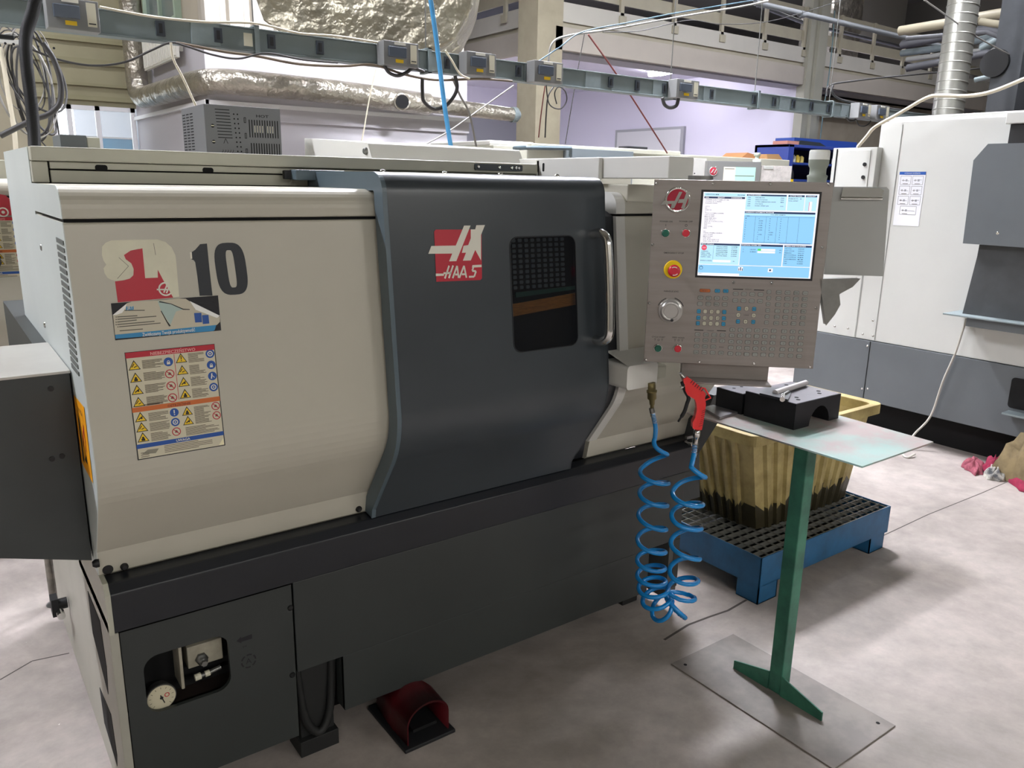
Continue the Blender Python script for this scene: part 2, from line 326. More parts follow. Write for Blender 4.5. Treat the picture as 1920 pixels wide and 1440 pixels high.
# ---- sliding door
DY=-.135
DP0=[(.012,.692),(.004,.692),(.0,.718)]+fillet((.0,.718),(-.165,.955),(-.1002,1.5835),.22)
DP=DP0+[(-.1024,1.562)]+arc(-.0515,1.572,.050,176,90,8)+[(.36,1.622)]
WX0,WX1,WZ0,WZ1=1.046,1.278,1.147,1.459
yd=lambda z: -.2636+.1032*z
mb=MB(); mb.sheet(DP,'x',.688,WX0,-.006,DOORG,True); mb.sheet(DP,'x',WX1,1.394,-.006,DOORG,True)
mb.sheet(DP0+[(yd(WZ0),WZ0)],'x',WX0,WX1,-.006,DOORG,True); mb.sheet([(yd(WZ1),WZ1)]+DP[len(DP0):],'x',WX0,WX1,-.006,DOORG,True)
EP=DP[1:]; EDG=mat('door edge teal grey','54626a',.35,noise=.1,nscale=5)
mb.sheet(EP,'x',.676,.689,-.045,EDG); mb.sheet(EP,'x',1.390,1.396,-.035,DOORG)
DOOR=mb.build('sliding_door',LATHE,bevel=.002); DOOR['label']='charcoal sliding door with a small dark window'
GLS=mat('smoked window glass','0a0e14',.06,alpha=.62)
W=rrect(WX0,WZ0,WX1,WZ1,.026)
mb=MB(); mb.M=DT; mb.quad([(p[0],p[1],-.001) for p in W],GLS); mb.build('window_pane',DOOR)['label']='smoked glass pane'
mb=MB(); mb.M=DT; mb.tube([(p[0],p[1],.0003) for p in W+[W[0]]],.0018,mat('window gasket','171b20',.5),6,caps=False)
for cx,cz,a0 in ((WX0,WZ0,180),(WX1,WZ0,270),(WX1,WZ1,0),(WX0,WZ1,90)):
    sxx=1 if cx<1.15 else -1; szz=1 if cz<1.2 else -1; o_=(cx+sxx*.026,cz+szz*.026)
    pts=[(cx,cz)]+[(o_[0]+.026*math.cos(math.radians(a0+90*i/6)),o_[1]+.026*math.sin(math.radians(a0+90*i/6))) for i in range(7)]
    mb.quad([(p[0],p[1],0) for p in pts],DOORG)
mb.build('window_seal',DOOR)
mb=MB(); mb.M=DT; GL=mat('reflected grid grey','5f6a71',.45,metal=.1)  # grid set behind the pane to imitate a reflection in the glass
for i in range(9):
    for j in range(10):
        x=1.070+i*.0215; z=1.318+j*.0142; mb.prism(rrect(x,z,x+.0125,z+.0095,.003,2),'z',-.026,-.022,GL)
mb.build('reflected_grid',DOOR)
mb=MB(); mb.M=DT; mb.prism([(1.046,1.244),(1.300,1.262),(1.300,1.296),(1.048,1.278)],'z',-.026,-.02,mat('reflected amber wood','c07e2c',.4,noise=.4,nscale=40,stretch=(1,1,14)))  # amber and green strips stand in for bars reflected by the pane
mb.prism([(1.075,1.296),(1.300,1.306),(1.300,1.316),(1.075,1.310)],'z',-.026,-.02,mat('reflected green strip','1b5246',.4))
mb.build('reflected_strip',DOOR)
mb=MB(); mb.M=DT; mb.box(1.03,1.30,1.13,1.48,-.05,-.048,VOID); mb.build('interior_backing',DOOR)
HX=[(p[0],p[1]) for p in [(1.34863,1.45972),(1.34028,1.15495)]]
hx=(HX[0][0]+HX[1][0])/2; hz0,hz1=HX[1][1],HX[0][1]
hp=[(hx,hz1,0),(hx,hz1+.004,.028),(hx+.004,hz1-.012,.054),(hx+.005,hz1-.055,.060),(hx+.005,(hz0+hz1)/2,.062),(hx+.005,hz0+.055,.060),(hx+.004,hz0+.012,.054),(hx,hz0-.004,.028),(hx,hz0,0)]
hp=[tuple(DT@Vector(p)) for p in hp]
mb=MB(); mb.tube(smooth_path(hp,6),.0135,CHROME,16); mb.build('door_handle',DOOR)['label']='polished chrome D handle'
mb=MB(); mb.box(.62,.765,.30,.352,1.598,1.626,MATS['door edge teal grey']); mb.box(.60,.64,.335,.352,1.60,1.624,RUBBER); mb.build('door_hanger',DOOR,bevel=.003)
for x in (.72,.90,1.08,1.28):
    mb=MB(); screw(mb,(x,-.02,1.622),(0,-.3,1),.008,CHROME,.006); mb.build('hanger_screw',DOOR)
mb=MB(); mb.prism([(y+.008,z) for y,z in FRONTP[1:]]+[(.03,1.54),(.03,1.0),(.10,.78),(.10,.70)],'x',1.397,1.489,BANDC); mb.build('door_seal',LATHE)
# emblem on the door
E=[(0.81294,-0.11217,1.47897),(0.81812,-0.11167,1.4838),(0.9568,-0.11193,1.48132),(0.95083,-0.12489,1.35573),(0.94563,-0.12534,1.35137),(0.811,-0.12505,1.35418)]
d=MB()
def yflat(pts,y,m,mb): mb.quad([(p[0],p[1],p[2]) for p in pts],m)
yflat(E,-.1362,RED,d)
yflat([(0.90304,-0.11119,1.49239),(0.92284,-0.11122,1.49209),(0.87374,-0.12037,1.40336),(0.85199,-0.12034,1.40368),(0.86257,-0.11836,1.42287),(0.79224,-0.11816,1.42478),(0.80223,-0.11621,1.44365),(0.87457,-0.11632,1.44263)],-.1366,OFFW,d)
yflat([(0.92294,-0.1122,1.48251),(0.93673,-0.11223,1.48227),(0.94082,-0.11116,1.49267),(0.9681,-0.11114,1.49283),(0.95398,-0.11373,1.46773),(0.95011,-0.12051,1.402),(0.93358,-0.11764,1.4298),(0.91811,-0.12038,1.40328),(0.89377,-0.12034,1.40368),(0.90457,-0.11828,1.42366),(0.89195,-0.11829,1.42353),(0.89816,-0.11645,1.44138),(0.9126,-0.11632,1.44265),(0.92156,-0.11453,1.45995)],-.1366,OFFW,d)
yflat([(0.81053,-0.12331,1.37486),(0.83508,-0.12344,1.37365),(0.83372,-0.12401,1.36811),(0.81009,-0.12397,1.36848)],-.1366,OFFW,d)
yflat([(0.92256,-0.12164,1.3911),(0.95122,-0.12165,1.39101),(0.95085,-0.1223,1.38468),(0.92045,-0.12228,1.3849)],-.1366,OFFW,d)
T=[(0.88187,1.37535),(0.83181,1.37776),(0.94037,1.37252),(0.88078,1.35809),(0.88293,1.39228)]
EMB=d
EM=EMB.build('door_emblem',DOOR)
dd=Decal(DT,None,None,.0020)
for S_ in ([(0.83632,1.36101),(0.85102,1.39255)], [(0.84831,1.36122),(0.86305,1.39258)], [(0.83323,1.37434),(0.85651,1.37432)], [(0.85965,1.36062),(0.87506,1.39093),(0.87786,1.36023)], [(0.86794,1.36924),(0.8764,1.36938)], [(0.87989,1.36012),(0.89609,1.39029),(0.90172,1.35955)], [(0.88826,1.36879),(0.89852,1.36884)], [(0.90942,1.36143),(0.92605,1.36115),(0.93244,1.37463),(0.92071,1.37634),(0.92632,1.38868)]):
    for p_,q_ in zip(S_,S_[1:]): dd.line(p_,q_,.0048,OFFW,1)
dd.build('emblem_lettering',DOOR)
# ---- stickers on the left panel
PY=-.0853
mb=MB()
RES=mat('sticker residue cream','dad7c0',.6,noise=.06,nscale=20)
def pf(pts,l,m,mb): mb.quad([(p[0],p[1]-.0003*l,p[2]) for p in pts],m)
pf([(0.06415,-0.0557,1.45995),(0.07146,-0.05483,1.46751),(0.0823,-0.05432,1.47196),(0.10846,-0.0543,1.47213),(0.13507,-0.05431,1.47203),(0.14105,-0.05645,1.45337),(0.13028,-0.05645,1.45342),(0.11657,-0.05679,1.45046),(0.10366,-0.05777,1.44186),(0.10549,-0.05859,1.43473),(0.11393,-0.05944,1.42731),(0.11731,-0.0606,1.41721),(0.11815,-0.06192,1.40577),(0.11461,-0.06278,1.39823),(0.10739,-0.06333,1.39347),(0.09652,-0.06359,1.39121),(0.08318,-0.06377,1.38966),(0.07312,-0.06338,1.39303),(0.0671,-0.06292,1.39701),(0.06233,-0.06177,1.40707),(0.06168,-0.06064,1.41689),(0.06762,-0.05987,1.42362),(0.06347,-0.05889,1.43217),(0.0617,-0.0576,1.44337)],1,RES,mb)
pf([(0.13507,-0.05431,1.47203),(0.1704,-0.05435,1.47171),(0.18643,-0.05496,1.46641),(0.19771,-0.05632,1.45449),(0.20354,-0.05819,1.43827),(0.20396,-0.05953,1.42655),(0.20186,-0.06832,1.35003),(0.18899,-0.06839,1.34941),(0.17453,-0.06441,1.38408),(0.16483,-0.06151,1.40931),(0.16299,-0.0634,1.39285),(0.13831,-0.06339,1.39299),(0.1397,-0.05645,1.45341)],1,RES,mb)
pf([(0.07999,-0.06381,1.38927),(0.09645,-0.06365,1.39064),(0.10872,-0.06334,1.3934),(0.11617,-0.06256,1.40015),(0.11816,-0.0611,1.4129),(0.11493,-0.05978,1.42443),(0.10532,-0.05875,1.43332),(0.10287,-0.05777,1.44189),(0.11657,-0.05679,1.45046),(0.1398,-0.05635,1.45426),(0.13827,-0.06342,1.3927),(0.16351,-0.06344,1.39253),(0.16483,-0.06151,1.40931),(0.17453,-0.06441,1.38408),(0.18949,-0.06846,1.34878),(0.08027,-0.06873,1.34639)],2,RED,mb)
R0=[(0.1761,1.36789),(0.19092,1.36699)]
r=R0[1][0]-R0[0][0]; dcl=Decal(PT,None,None); dcl.ring(R0[0][0],R0[0][1],r*.78,r,OFFW,3,24,PI*.3,PI*1.75)
dcl.line((R0[0][0]-r*1.2,R0[0][1]),(R0[0][0]+r*.3,R0[0][1]-r*.1),.003,OFFW,3); dcl.line((R0[0][0]-r*.3,R0[0][1]-r*.5),(R0[0][0]+r*.2,R0[0][1]+r*.5),.003,OFFW,3); dcl.line((R0[0][0]+r*.05,R0[0][1]-r*.6),(R0[0][0]+r*.5,R0[0][1]+r*.3),.003,OFFW,3)
dcl.line([(0.08506,1.39465)][0],[(0.10899,1.419)][0],.0008,INKG,3); dcl.line([(0.10899,1.419)][0],[(0.0926,1.4372)][0],.0008,INKG,3)
dcl.line([(0.16269,1.46417)][0],[(0.16408,1.43969)][0],.0008,INKG,3)
o2=dcl; mb.v+=[]
base=len(mb.v)
mb.M=Matrix(); 
for f,mi,sm in zip(o2.f,o2.mi,o2.sm): mb.add([o2.v[i] for i in f],[tuple(range(len(f)))],o2.mats[mi])
mb.build('peeled_model_sticker',LATHE)['label']='torn red and cream model sticker left of the number ten'
mb=MB()
pf([(0.23435,-0.05764,1.44306),(0.23937,-0.05752,1.44407),(0.2456,-0.05707,1.448),(0.25209,-0.05635,1.45431),(0.25703,-0.05575,1.4595),(0.27183,-0.05563,1.46057),(0.27137,-0.06191,1.40586),(0.27182,-0.06857,1.34784),(0.24436,-0.06843,1.34903),(0.24399,-0.06347,1.39221),(0.24275,-0.06012,1.42144),(0.2403,-0.05963,1.4257),(0.23398,-0.05926,1.4289)],1,NAVY,mb)
pf([(0.23378,-0.05763,1.44308),(0.23787,-0.05758,1.44353),(0.23747,-0.05924,1.42906),(0.23398,-0.05926,1.4289)],2,OFFW,mb)
C0=[(0.31853,1.4037),(0.35245,1.40214),(0.31262,1.34641),(0.32709,1.4033),(0.31429,1.3626),(0.31697,1.44783)]
a=C0[1][0]-C0[0][0];b=C0[0][1]-C0[2][1];ai=C0[3][0]-C0[0][0];bi=C0[0][1]-C0[4][1]
def sup(cx,cz,a,b,n,k=40,sk=-.04): return [(cx+a*math.copysign(abs(math.cos(t))**(2/n),math.cos(t))+sk*b*math.copysign(abs(math.sin(t))**(2/n),math.sin(t)),cz+b*math.copysign(abs(math.sin(t))**(2/n),math.sin(t))) for t in [2*PI*i/k for i in range(k)]]
def ringfill(mb,o,i,y,m):
    n=len(o)
    for q in range(n): mb.quad([tuple(PT@Vector((p_[0],p_[1],.0004))) for p_ in (o[q],o[(q+1)%n],i[(q+1)%n],i[q])],m)
ringfill(mb,sup(C0[0][0],C0[0][1],a,b,3.2),sup(C0[0][0],C0[0][1],ai,bi,4),PY-.0003,NAVY)
mb.build('number_ten_sticker',LATHE)['label']='navy number 10 in bold digits'
mb=MB(); LW=.1145833
pf([(0.06704,-0.06885,1.34536),(0.28344,-0.06861,1.34748),(0.28232,-0.07746,1.27035),(0.06653,-0.07757,1.26944)],4,mat('torn sticker charcoal','26262a',.7,bump=.4,bscale=120),mb)
pf([(0.09721,-0.06906,1.3436),(0.10809,-0.06875,1.34624),(0.15968,-0.06882,1.34562),(0.20066,-0.06874,1.34634),(0.21439,-0.06891,1.34489),(0.22495,-0.06987,1.33654),(0.23104,-0.07159,1.32156),(0.28248,-0.07404,1.30015),(0.28136,-0.07527,1.28942),(0.27406,-0.07598,1.28328),(0.06729,-0.07624,1.28101),(0.06799,-0.07155,1.32188),(0.08369,-0.0709,1.32757)],5,mat('sticker paper','c4bda8',.5),mb)
pf([(0.06729,-0.07624,1.28101),(0.27274,-0.07597,1.28339),(0.26833,-0.07716,1.27297),(0.26477,-0.07744,1.27059),(0.06749,-0.07719,1.27277)],6,SKYV,mb)
pf([(0.06737,-0.07159,1.32155),(0.09655,-0.06912,1.34301),(0.0925,-0.07025,1.33321),(0.08571,-0.0712,1.32489),(0.07485,-0.07161,1.32133)],7,mat('curled paper white','efefec',.4),mb)
pf([(0.22209,-0.06951,1.33963),(0.2275,-0.06989,1.33636),(0.28276,-0.07373,1.30283),(0.27567,-0.07421,1.29868),(0.23218,-0.07175,1.32015)],7,MATS['curled paper white'],mb)
pf([(0.15711,-0.06895,1.34451),(0.16554,-0.06909,1.34328),(0.20825,-0.07139,1.32327),(0.19143,-0.07184,1.3193),(0.17716,-0.07502,1.29168),(0.16111,-0.07113,1.32551)],6,mat('printed pale aqua','a9bdb6',.5),mb)
pf([(0.22821,-0.07255,1.31316),(0.24366,-0.07261,1.31262),(0.24276,-0.07498,1.29201),(0.22857,-0.07492,1.29255)],7,BLUV,mb); pf([(0.24438,-0.07323,1.30723),(0.25805,-0.07328,1.30682),(0.25803,-0.07543,1.28803),(0.24427,-0.07545,1.28787)],8,BLUV,mb)
pf([(0.09533,-0.06976,1.33742),(0.10882,-0.0698,1.33707),(0.10854,-0.07068,1.32947),(0.09323,-0.07069,1.32936)],6,SKYV,mb)
for a_ in [[(0.16068,-0.06905,1.34362),(0.18337,-0.06983,1.33685),(0.18443,-0.07002,1.33521),(0.15921,-0.06931,1.3414)], [(0.18337,-0.06983,1.33685),(0.20706,-0.0713,1.32401),(0.22023,-0.07149,1.32237),(0.22006,-0.07167,1.3208),(0.20622,-0.07152,1.3221),(0.18295,-0.07001,1.33532)], [(0.16212,-0.07136,1.32349),(0.17131,-0.07398,1.30067),(0.17756,-0.07524,1.28968),(0.17433,-0.07536,1.28865),(0.16937,-0.07407,1.29992),(0.1608,-0.07146,1.32268)]]: pf(a_,8,INK,mb)
dc=Decal(PT,None,None)
TA=[(0.1729,1.27569),(0.12141,1.27464),(0.22872,1.27588),(0.09426,1.3179),(0.11185,1.32731),(0.09904,1.28761),(0.10188,1.33314)]
rt=math.atan2(TA[2][1]-TA[1][1],TA[2][0]-TA[1][0])
dc.text('Zwiększamy Twoją produktywność',TA[0][0],TA[0][1],.0075,OFFW,7,w=TA[2][0]-TA[1][0],rot=rt,bold=.01)
ls=[(0.07549,1.31688),(0.11417,1.31631),(0.07491,1.31189),(0.15108,1.31232),(0.07426,1.30627),(0.11198,1.30755),(0.07369,1.30127),(0.14625,1.30186),(0.0766,1.29634),(0.15797,1.29724),(0.0768,1.28798),(0.12169,1.28775),(0.09084,1.32891),(0.12965,1.32634)]
for i in range(0,len(ls),2):
    dc.line(ls[i],ls[i+1],.0018,INKG,6)
    if i<10: dc.circ(ls[i][0]-.002,ls[i][1],.0012,INKG,6,8)
dc.text('JET',TA[6][0],TA[6][1],.006,CREAM,8,bold=.02)
for f,mi in zip(dc.f,dc.mi): mb.add([dc.v[i] for i in f],[tuple(range(len(f)))],dc.mats[mi])
mb.build('company_sticker',LATHE)['label']='torn company sticker with curled corners and a blue strip'
def safety_sign(name,parent,o,u,v,w,h,detail=True):
    d=Decal(o,u,v,.00025); P=mat('label paper','cdc6ae',.5)
    d.slab(0,0,w,h,INK,.0003); d.rect(.002,.002,w-.002,h-.002,P,2)
    X=lambda a:a*w
    Z=lambda a:h-a*h
    d.rect(.001,Z(.055),w-.001,h-.001,RED,3); d.text('NIEBEZPIECZEŃSTWO' if detail else 'NIEBEZPIECZEŃSTWO',X(.52),Z(.028),.0072*h/.25,mat('header pink','dba09a',.5),4,w=X(.5),bold=.02)
    d.rect(.001,Z(.555),w-.001,Z(.510),ORG,3); d.text('OSTRZEŻENIE',X(.52),Z(.533),.006*h/.25,mat('header brown','7a3313',.5),4,w=X(.26),bold=.02)
    d.rect(.001,Z(.895),w-.001,Z(.855),BLUV,3); d.text('UWAGA',X(.52),Z(.875),.006*h/.25,OFFW,4,bold=.02)
    def tri(cx,cy,s,k):
        d.poly([(cx-s,cy-s*.78),(cx+s,cy-s*.78),(cx,cy+s*.95)],INK,3); s2=s*.80; d.poly([(cx-s2,cy-s2*.78-s*.03),(cx+s2,cy-s2*.78-s*.03),(cx,cy+s2*.85)],YEL,4)
        if k==0: d.line((cx-s*.45,cy-s*.3),(cx,cy+s*.3),s*.14,INK,5); d.line((cx-s*.1,cy-s*.35),(cx+s*.4,cy-s*.15),s*.14,INK,5)
        elif k==1: d.circ(cx,cy-s*.05,s*.2,INK,5,10); d.rect(cx-s*.3,cy-s*.6,cx+s*.3,cy-s*.2,INK,5)
        elif k==2: d.rect(cx-s*.08,cy-s*.2,cx+s*.08,cy+s*.45,INK,5); d.circ(cx,cy-s*.42,s*.1,INK,5,8)
        else: d.line((cx-s*.4,cy-s*.4),(cx+s*.3,cy+s*.1),s*.18,INK,5); d.circ(cx+s*.15,cy-s*.2,s*.16,INK,5,8)
    def rnd(cx,cy,s,blue,k):
        if blue:
            d.circ(cx,cy,s,BLUV,3,20)
            if k==0: d.rect(cx-s*.35,cy-s*.55,cx+s*.35,cy-s*.05,OFFW,4); d.ring(cx,cy,s*.2,s*.32,OFFW,4,12,0,PI)
            elif k==1: d.rect(cx-s*.12,cy-s*.2,cx+s*.12,cy+s*.6,OFFW,4); d.circ(cx,cy-s*.5,s*.14,OFFW,4,8)
            elif k==2: d.circ(cx-s*.1,cy+s*.5,s*.16,OFFW,4,8); d.line((cx-s*.1,cy+s*.4),(cx-s*.3,cy-s*.6),s*.25,OFFW,4); d.line((cx,cy+.1*s),(cx+s*.45,cy-s*.4),s*.14,OFFW,4)
            else: d.ring(cx,cy,s*.4,s*.62,OFFW,4); d.circ(cx,cy,s*.18,OFFW,4,8)
        else:
            d.ring(cx,cy,s*.8,s,RED,3,24); d.line((cx-s*.55,cy+s*.55),(cx+s*.55,cy-s*.55),s*.17,RED,4)
            d.poly([(cx-s*.4,cy-s*.2),(cx+s*.4,cy-s*.3),(cx+s*.2,cy+s*.25),(cx-s*.1,cy+s*.4)],mat('pictogram grey','6e4444',.6),3)
    rr=random.Random(3)
    def para(x0,x1,z0,z1,n):
        for i in range(n):
            y=Z(z0+(z1-z0)*(i+.5)/n); e=x1-(x1-x0)*rr.choice([0,.05,.15,.4]); d.line((X(x0),y),(X(e),y),h*.0052,mat('fine print brown','574a3c',.7),3)
    for i in range(4):
        tri(X(.085),Z(.125+i*.113),w*.065,(0,1,2,3)[i]*0+(0,1,3,0)[i]); tri(X(.60),Z(.105+i*.113),w*.065,(2,0,3,1)[i])
        para(.17,.40,.085+i*.113,.165+i*.113,8); para(.68,.87,.065+i*.113,.155+i*.113,8)
        rnd(X(.455),Z(.125+i*.113),w*.052,i==0,0); rnd(X(.935),Z(.09+i*.108),w*.052,True,(3,0,2,3)[i])
    d.line((X(.525),Z(.06)),(X(.525),Z(.49)),w*.006,RED,3)
    para(.04,.55,.49,.508,2)
    for i in range(3):
        tri(X(.085),Z(.605+i*.095),w*.065,(3,0,1)[i]); para(.17,.39,.575+i*.095,.655+i*.095,7); rnd(X(.455),Z(.605+i*.092),w*.050,i<2,(1,3,0)[i])
    for i in range(2):
        tri(X(.60),Z(.61+i*.092),w*.062,(1,3)[i]); rnd(X(.935),Z(.60+i*.092),w*.050,False,0)
    para(.68,.87,.575,.745,16); para(.56,.95,.76,.845,7); para(.30,.95,.90,.975,5); para(.04,.13,.93,.985,3)
    d.poly([(X(.05),Z(.95)),(X(.12),Z(.915)),(X(.24),Z(.92)),(X(.2),Z(.96))],mat('line drawing grey','8b8778',.7),3)
    d.poly([(w-.014,.003),(w-.003,.003),(w-.003,.018)],mat('curled corner gloss','e9e2bd',.3),4)
    return d.build(name,parent)
SGN=[(p[0],p[1]) for p in [(0.0794,1.24028),(0.26501,1.24399),(0.26454,1.01441),(0.08218,1.00943)]]
safety_sign('safety_sign',LATHE,PT@Matrix.Translation(((SGN[0][0]+SGN[3][0])/2,(SGN[2][1]+SGN[3][1])/2,.0003)),None,None,(SGN[1][0]+SGN[2][0]-SGN[0][0]-SGN[3][0])/2,(SGN[0][1]+SGN[1][1]-SGN[2][1]-SGN[3][1])/2)['label']='safety warning sheet with yellow triangles and blue circles'

# coolant / air outlet box under the pendant
mb=MB(); bx=MB(); bx.prism(rrect(1.425,1.0,1.555,1.075,.012),'y',-.205,-.09,WHITE2); bx.quad([(1.43,-.20,1.075),(1.55,-.20,1.075),(1.62,-.09,1.10),(1.44,-.09,1.10)],WHITE2)
OB=bx.build('air_outlet_box',LATHE,bevel=.003); OB['label']='small white box carrying the hose coupling'
mb=MB(); mb.box(1.562,1.60,-.20,-.09,1.015,1.06,BEIGE); mb.build('box_side_cover',OB,bevel=.004)
mb=MB(); HC=[(1.527,-0.21,1.005),(1.529,-0.211,0.978),(1.53,-0.212,0.954),(1.533,-0.214,0.92)]
x,y=HC[0][0],HC[0][1]
dv=Vector(HC[3])-Vector(HC[0]); k_=dv.length/.11; mb.turn(HC[0],dv,[(a_*k_,b_) for a_,b_ in [(-.01,.012),(.02,.012),(.021,.016),(.03,.016),(.031,.014),(.055,.014),(.062,.009),(.08,.008),(.082,.006),(.13,.006)]],BRASS,16); mb.build('hose_coupling',OB)
# ---------------------------------------------------------------- control pendant (its own thing, hung on the arm)
PO=Vector((1.4159, -0.2776, 1.105));PU=Vector((0.73135, -0.682, 0.0));PN=Vector((-0.682, -0.73135, 0.0));UP=Vector((0,0,1)); PH=.513; PW=.475
PM=frame(PO,PU,UP)   # local: a along panel, b up, c toward viewer
if (PU.cross(UP)).dot(PN)<0: raise SystemExit('flip')
PEND=thing('control_panel','stainless control panel with lit screen and keypad hung on the white arm','control panel',tuple(PO+PU*PW/2))
mb=MB(); mb.M=PM; mb.box(0,PW,0,PH,-.004,0,STEEL); P0=mb.build('face_plate',PEND,bevel=.0015); 
mb=MB(); mb.M=PM; mb.box(.004,PW-.004,.004,PH-.004,-.085,-.0045,mat('pendant shell grey','8a8a86',.45)); mb.build('housing',PEND,bevel=.004)
mb=MB(); mb.M=PM; mb.cyl((.13,PH-.02,-.06),(.13,PH+.012,-.06),.035,DSTEEL,24); mb.build('pivot',PEND)
for a,b in [(0.00677,0.50178),(0.15838,0.5045),(0.30961,0.50604),(0.46266,0.50763),(0.00625,0.33599),(0.46308,0.341),(0.00653,0.17126),(0.46444,0.17422),(0.0069,0.0067),(0.15848,0.00685),(0.31189,0.00805),(0.46613,0.00633),(0.23515,0.23811),(0.33896,0.23941)]:
    mb=MB(); mb.M=PM; screw(mb,(a,b,0),(0,0,1),.0042,CHROME,.003); mb.build('screw',PEND)
# round emblem
(ca,cb),(ra,_)=[(0.06564,0.45958),(0.10048,0.46029)]
ra-=ca
mb=MB(); mb.M=PM; mb.turn((ca,cb,0),(0,0,1),[(0,ra),(.004,ra),(.006,ra*.93),(.0045,ra*.86),(.0045,ra*.8)],CHROME,40)
EMB=mb.build('round_emblem',PEND); 
d=Decal(PO,PU,UP); d.circ(ca,cb,ra*.82,mat('emblem enamel red','a01030',.3),16,40); d.build('emblem_disc',EMB)
mb=MB(); mb.M=PM
for P_ in ([(0.06824,0.48091),(0.07715,0.48108),(0.05743,0.4364),(0.04806,0.4362),(0.05011,0.44837),(0.0209,0.44534),(0.0284,0.456),(0.05771,0.4566)], [(0.08846,0.4813),(0.09775,0.48148),(0.08549,0.43701),(0.07615,0.43681),(0.0808,0.45184),(0.06624,0.45073),(0.0688,0.46085),(0.08253,0.46193)]):
    mb.prism([(p[0],p[1]) for p in P_],'z',.0046,.008,CHROME)
mb.build('emblem_letter',EMB,bevel=.0006)
def label(t,a,b,h,m=INK,w=None,l=1): LBL.text(t,a,b,h,m,l,w=w)
LBL=Decal(PO,PU,UP)
for (t,w),(a,b) in zip([('POWER ON',.034),('POWER OFF',.036),('EMERGENCY STOP',.055),('HANDLE JOG',.040),('CYCLE START',.038),('FEED HOLD',.034)],[(0.03894,0.40021),(0.09288,0.40147),(0.06559,0.31437),(0.0653,0.20626),(0.03832,0.07435),(0.09433,0.0749)]): LBL.text(t,a,b,.0042,INK,1,w=w,bold=.01)
(a0,b0),(a1,b1),(a2,b2),(a3,b3)=[(0.03878,0.38998),(0.09403,0.3909),(0.03879,0.0669),(0.09562,0.06839)]
LBL.line((a0,b0-.003),(a0,b0+.003),.001,INK); LBL.ring(a1,b1,.0024,.0034,INK)
for q in (a2,a3):
    for s_ in (-1,1): LBL.line((q+s_*.010-.003,b2+.002),(q+s_*.010+.003,b2+.002),.0008,INK); LBL.line((q+s_*.010,b2+.002),(q+s_*.010,b2-.004),.0008,INK)
LBL.ring(a2,b2-.001,.002,.0028,INK); LBL.ring(a3,b3-.001,.002,.0028,INK)
for (t,w),(a,b) in zip([('OVERRIDE',.019),('DISPLAY',.018),('CURSOR',.014),('SPINDLE',.013)],[(0.18226,0.0985),(0.27729,0.21936),(0.27753,0.14694),(0.2169,0.0525)]): LBL.text(t,a,b,.003,INK,1,w=w)
for p,q in ([(0.13777,0.09889),(0.16295,0.09903)], [(0.20057,0.09967),(0.22562,0.09938)], [(0.23514,0.21878),(0.26302,0.21888)], [(0.29248,0.21861),(0.32019,0.21871)]): LBL.line(p,q,.0022,INK)
LBL.build('printed_legend',PEND)
GRN=mat('button green','0c5a48',.35); REDB=mat('button red','c8283a',.35)
for (a,b),m_,nm in zip([(0.03895,0.36824),(0.0943,0.36964),(0.03865,0.0418),(0.09439,0.04287)],(GRN,REDB,GRN,REDB),('green','red','green','red')):
    mb=MB(); mb.M=PM; mb.turn((a,b,0),(0,0,1),[(0,.0125),(.003,.0125),(.005,.0105),(.004,.010)],CHROME,28); B=mb.build('push_button',PEND); B['label']=nm+' push button'
    mb=MB(); mb.M=PM; mb.turn((a,b,.003),(0,0,1),[(0,.0098),(.004,.0098),(.005,.0085)],m_,28); mb.build('button_cap',B)
(a,b),=[(0.06618,0.26843)]
mb=MB(); mb.M=PM; mb.turn((a,b,0),(0,0,1),[(0,.0255),(.0015,.0255),(.003,.024)],mat('emergency yellow','f0d000',.4),40); ES=mb.build('emergency_stop',PEND); ES['label']='yellow ringed red emergency stop button'
mb=MB(); mb.M=PM; mb.turn((a+.002,b-.002,.003),(0,0,1),[(0,.011),(.010,.011),(.011,.0170),(.018,.0170),(.0215,.0140),(.023,.010)],REDB,36); mb.build('mushroom_head',ES,bevel=.0008)
d=Decal(PO+PN*.0262,PU,UP); d.ring(a+.002,b-.002,.010,.0125,OFFW,1,10,PI*.3,PI*.7); d.ring(a+.002,b-.002,.010,.0125,OFFW,1,10,PI*1.4,PI*1.8); d.build('arrow_mark',ES)
(a,b),(a2,_)=[(0.06682,0.15151),(0.10662,0.15298)]
rj=.034
mb=MB(); mb.M=PM; mb.turn((a,b,0),(0,0,1),[(0,rj),(.005,rj),(.006,rj*.96),(.0062,rj*.80),(.012,rj*.78),(.013,rj*.74),(.013,rj*.60),(.012,rj*.58)],mat('satin aluminium','b5b3b0',.28,metal=.7),48); JG=mb.build('jog_wheel',PEND)
mb=MB(); mb.M=PM; mb.turn((a,b,.012),(0,0,1),[(0,rj*.57),(.0015,rj*.56)],MATS['satin aluminium'],40); mb.build('wheel_hub',JG)
mb=MB(); mb.M=PM; mb.turn((a+.005,b-rj*.72,.006),(0,0,1),[(0,.004),(.012,.004),(.013,.0025)],INK,14); mb.build('spinner_knob',JG)
d=Decal(PO,PU,UP); d.ring(a,b,rj*1.08,rj*1.14,INK,1,16,PI*.12,PI*.42); d.ring(a,b,rj*1.08,rj*1.14,INK,1,16,PI*.62,PI*.88); d.build('scale_arc',JG)
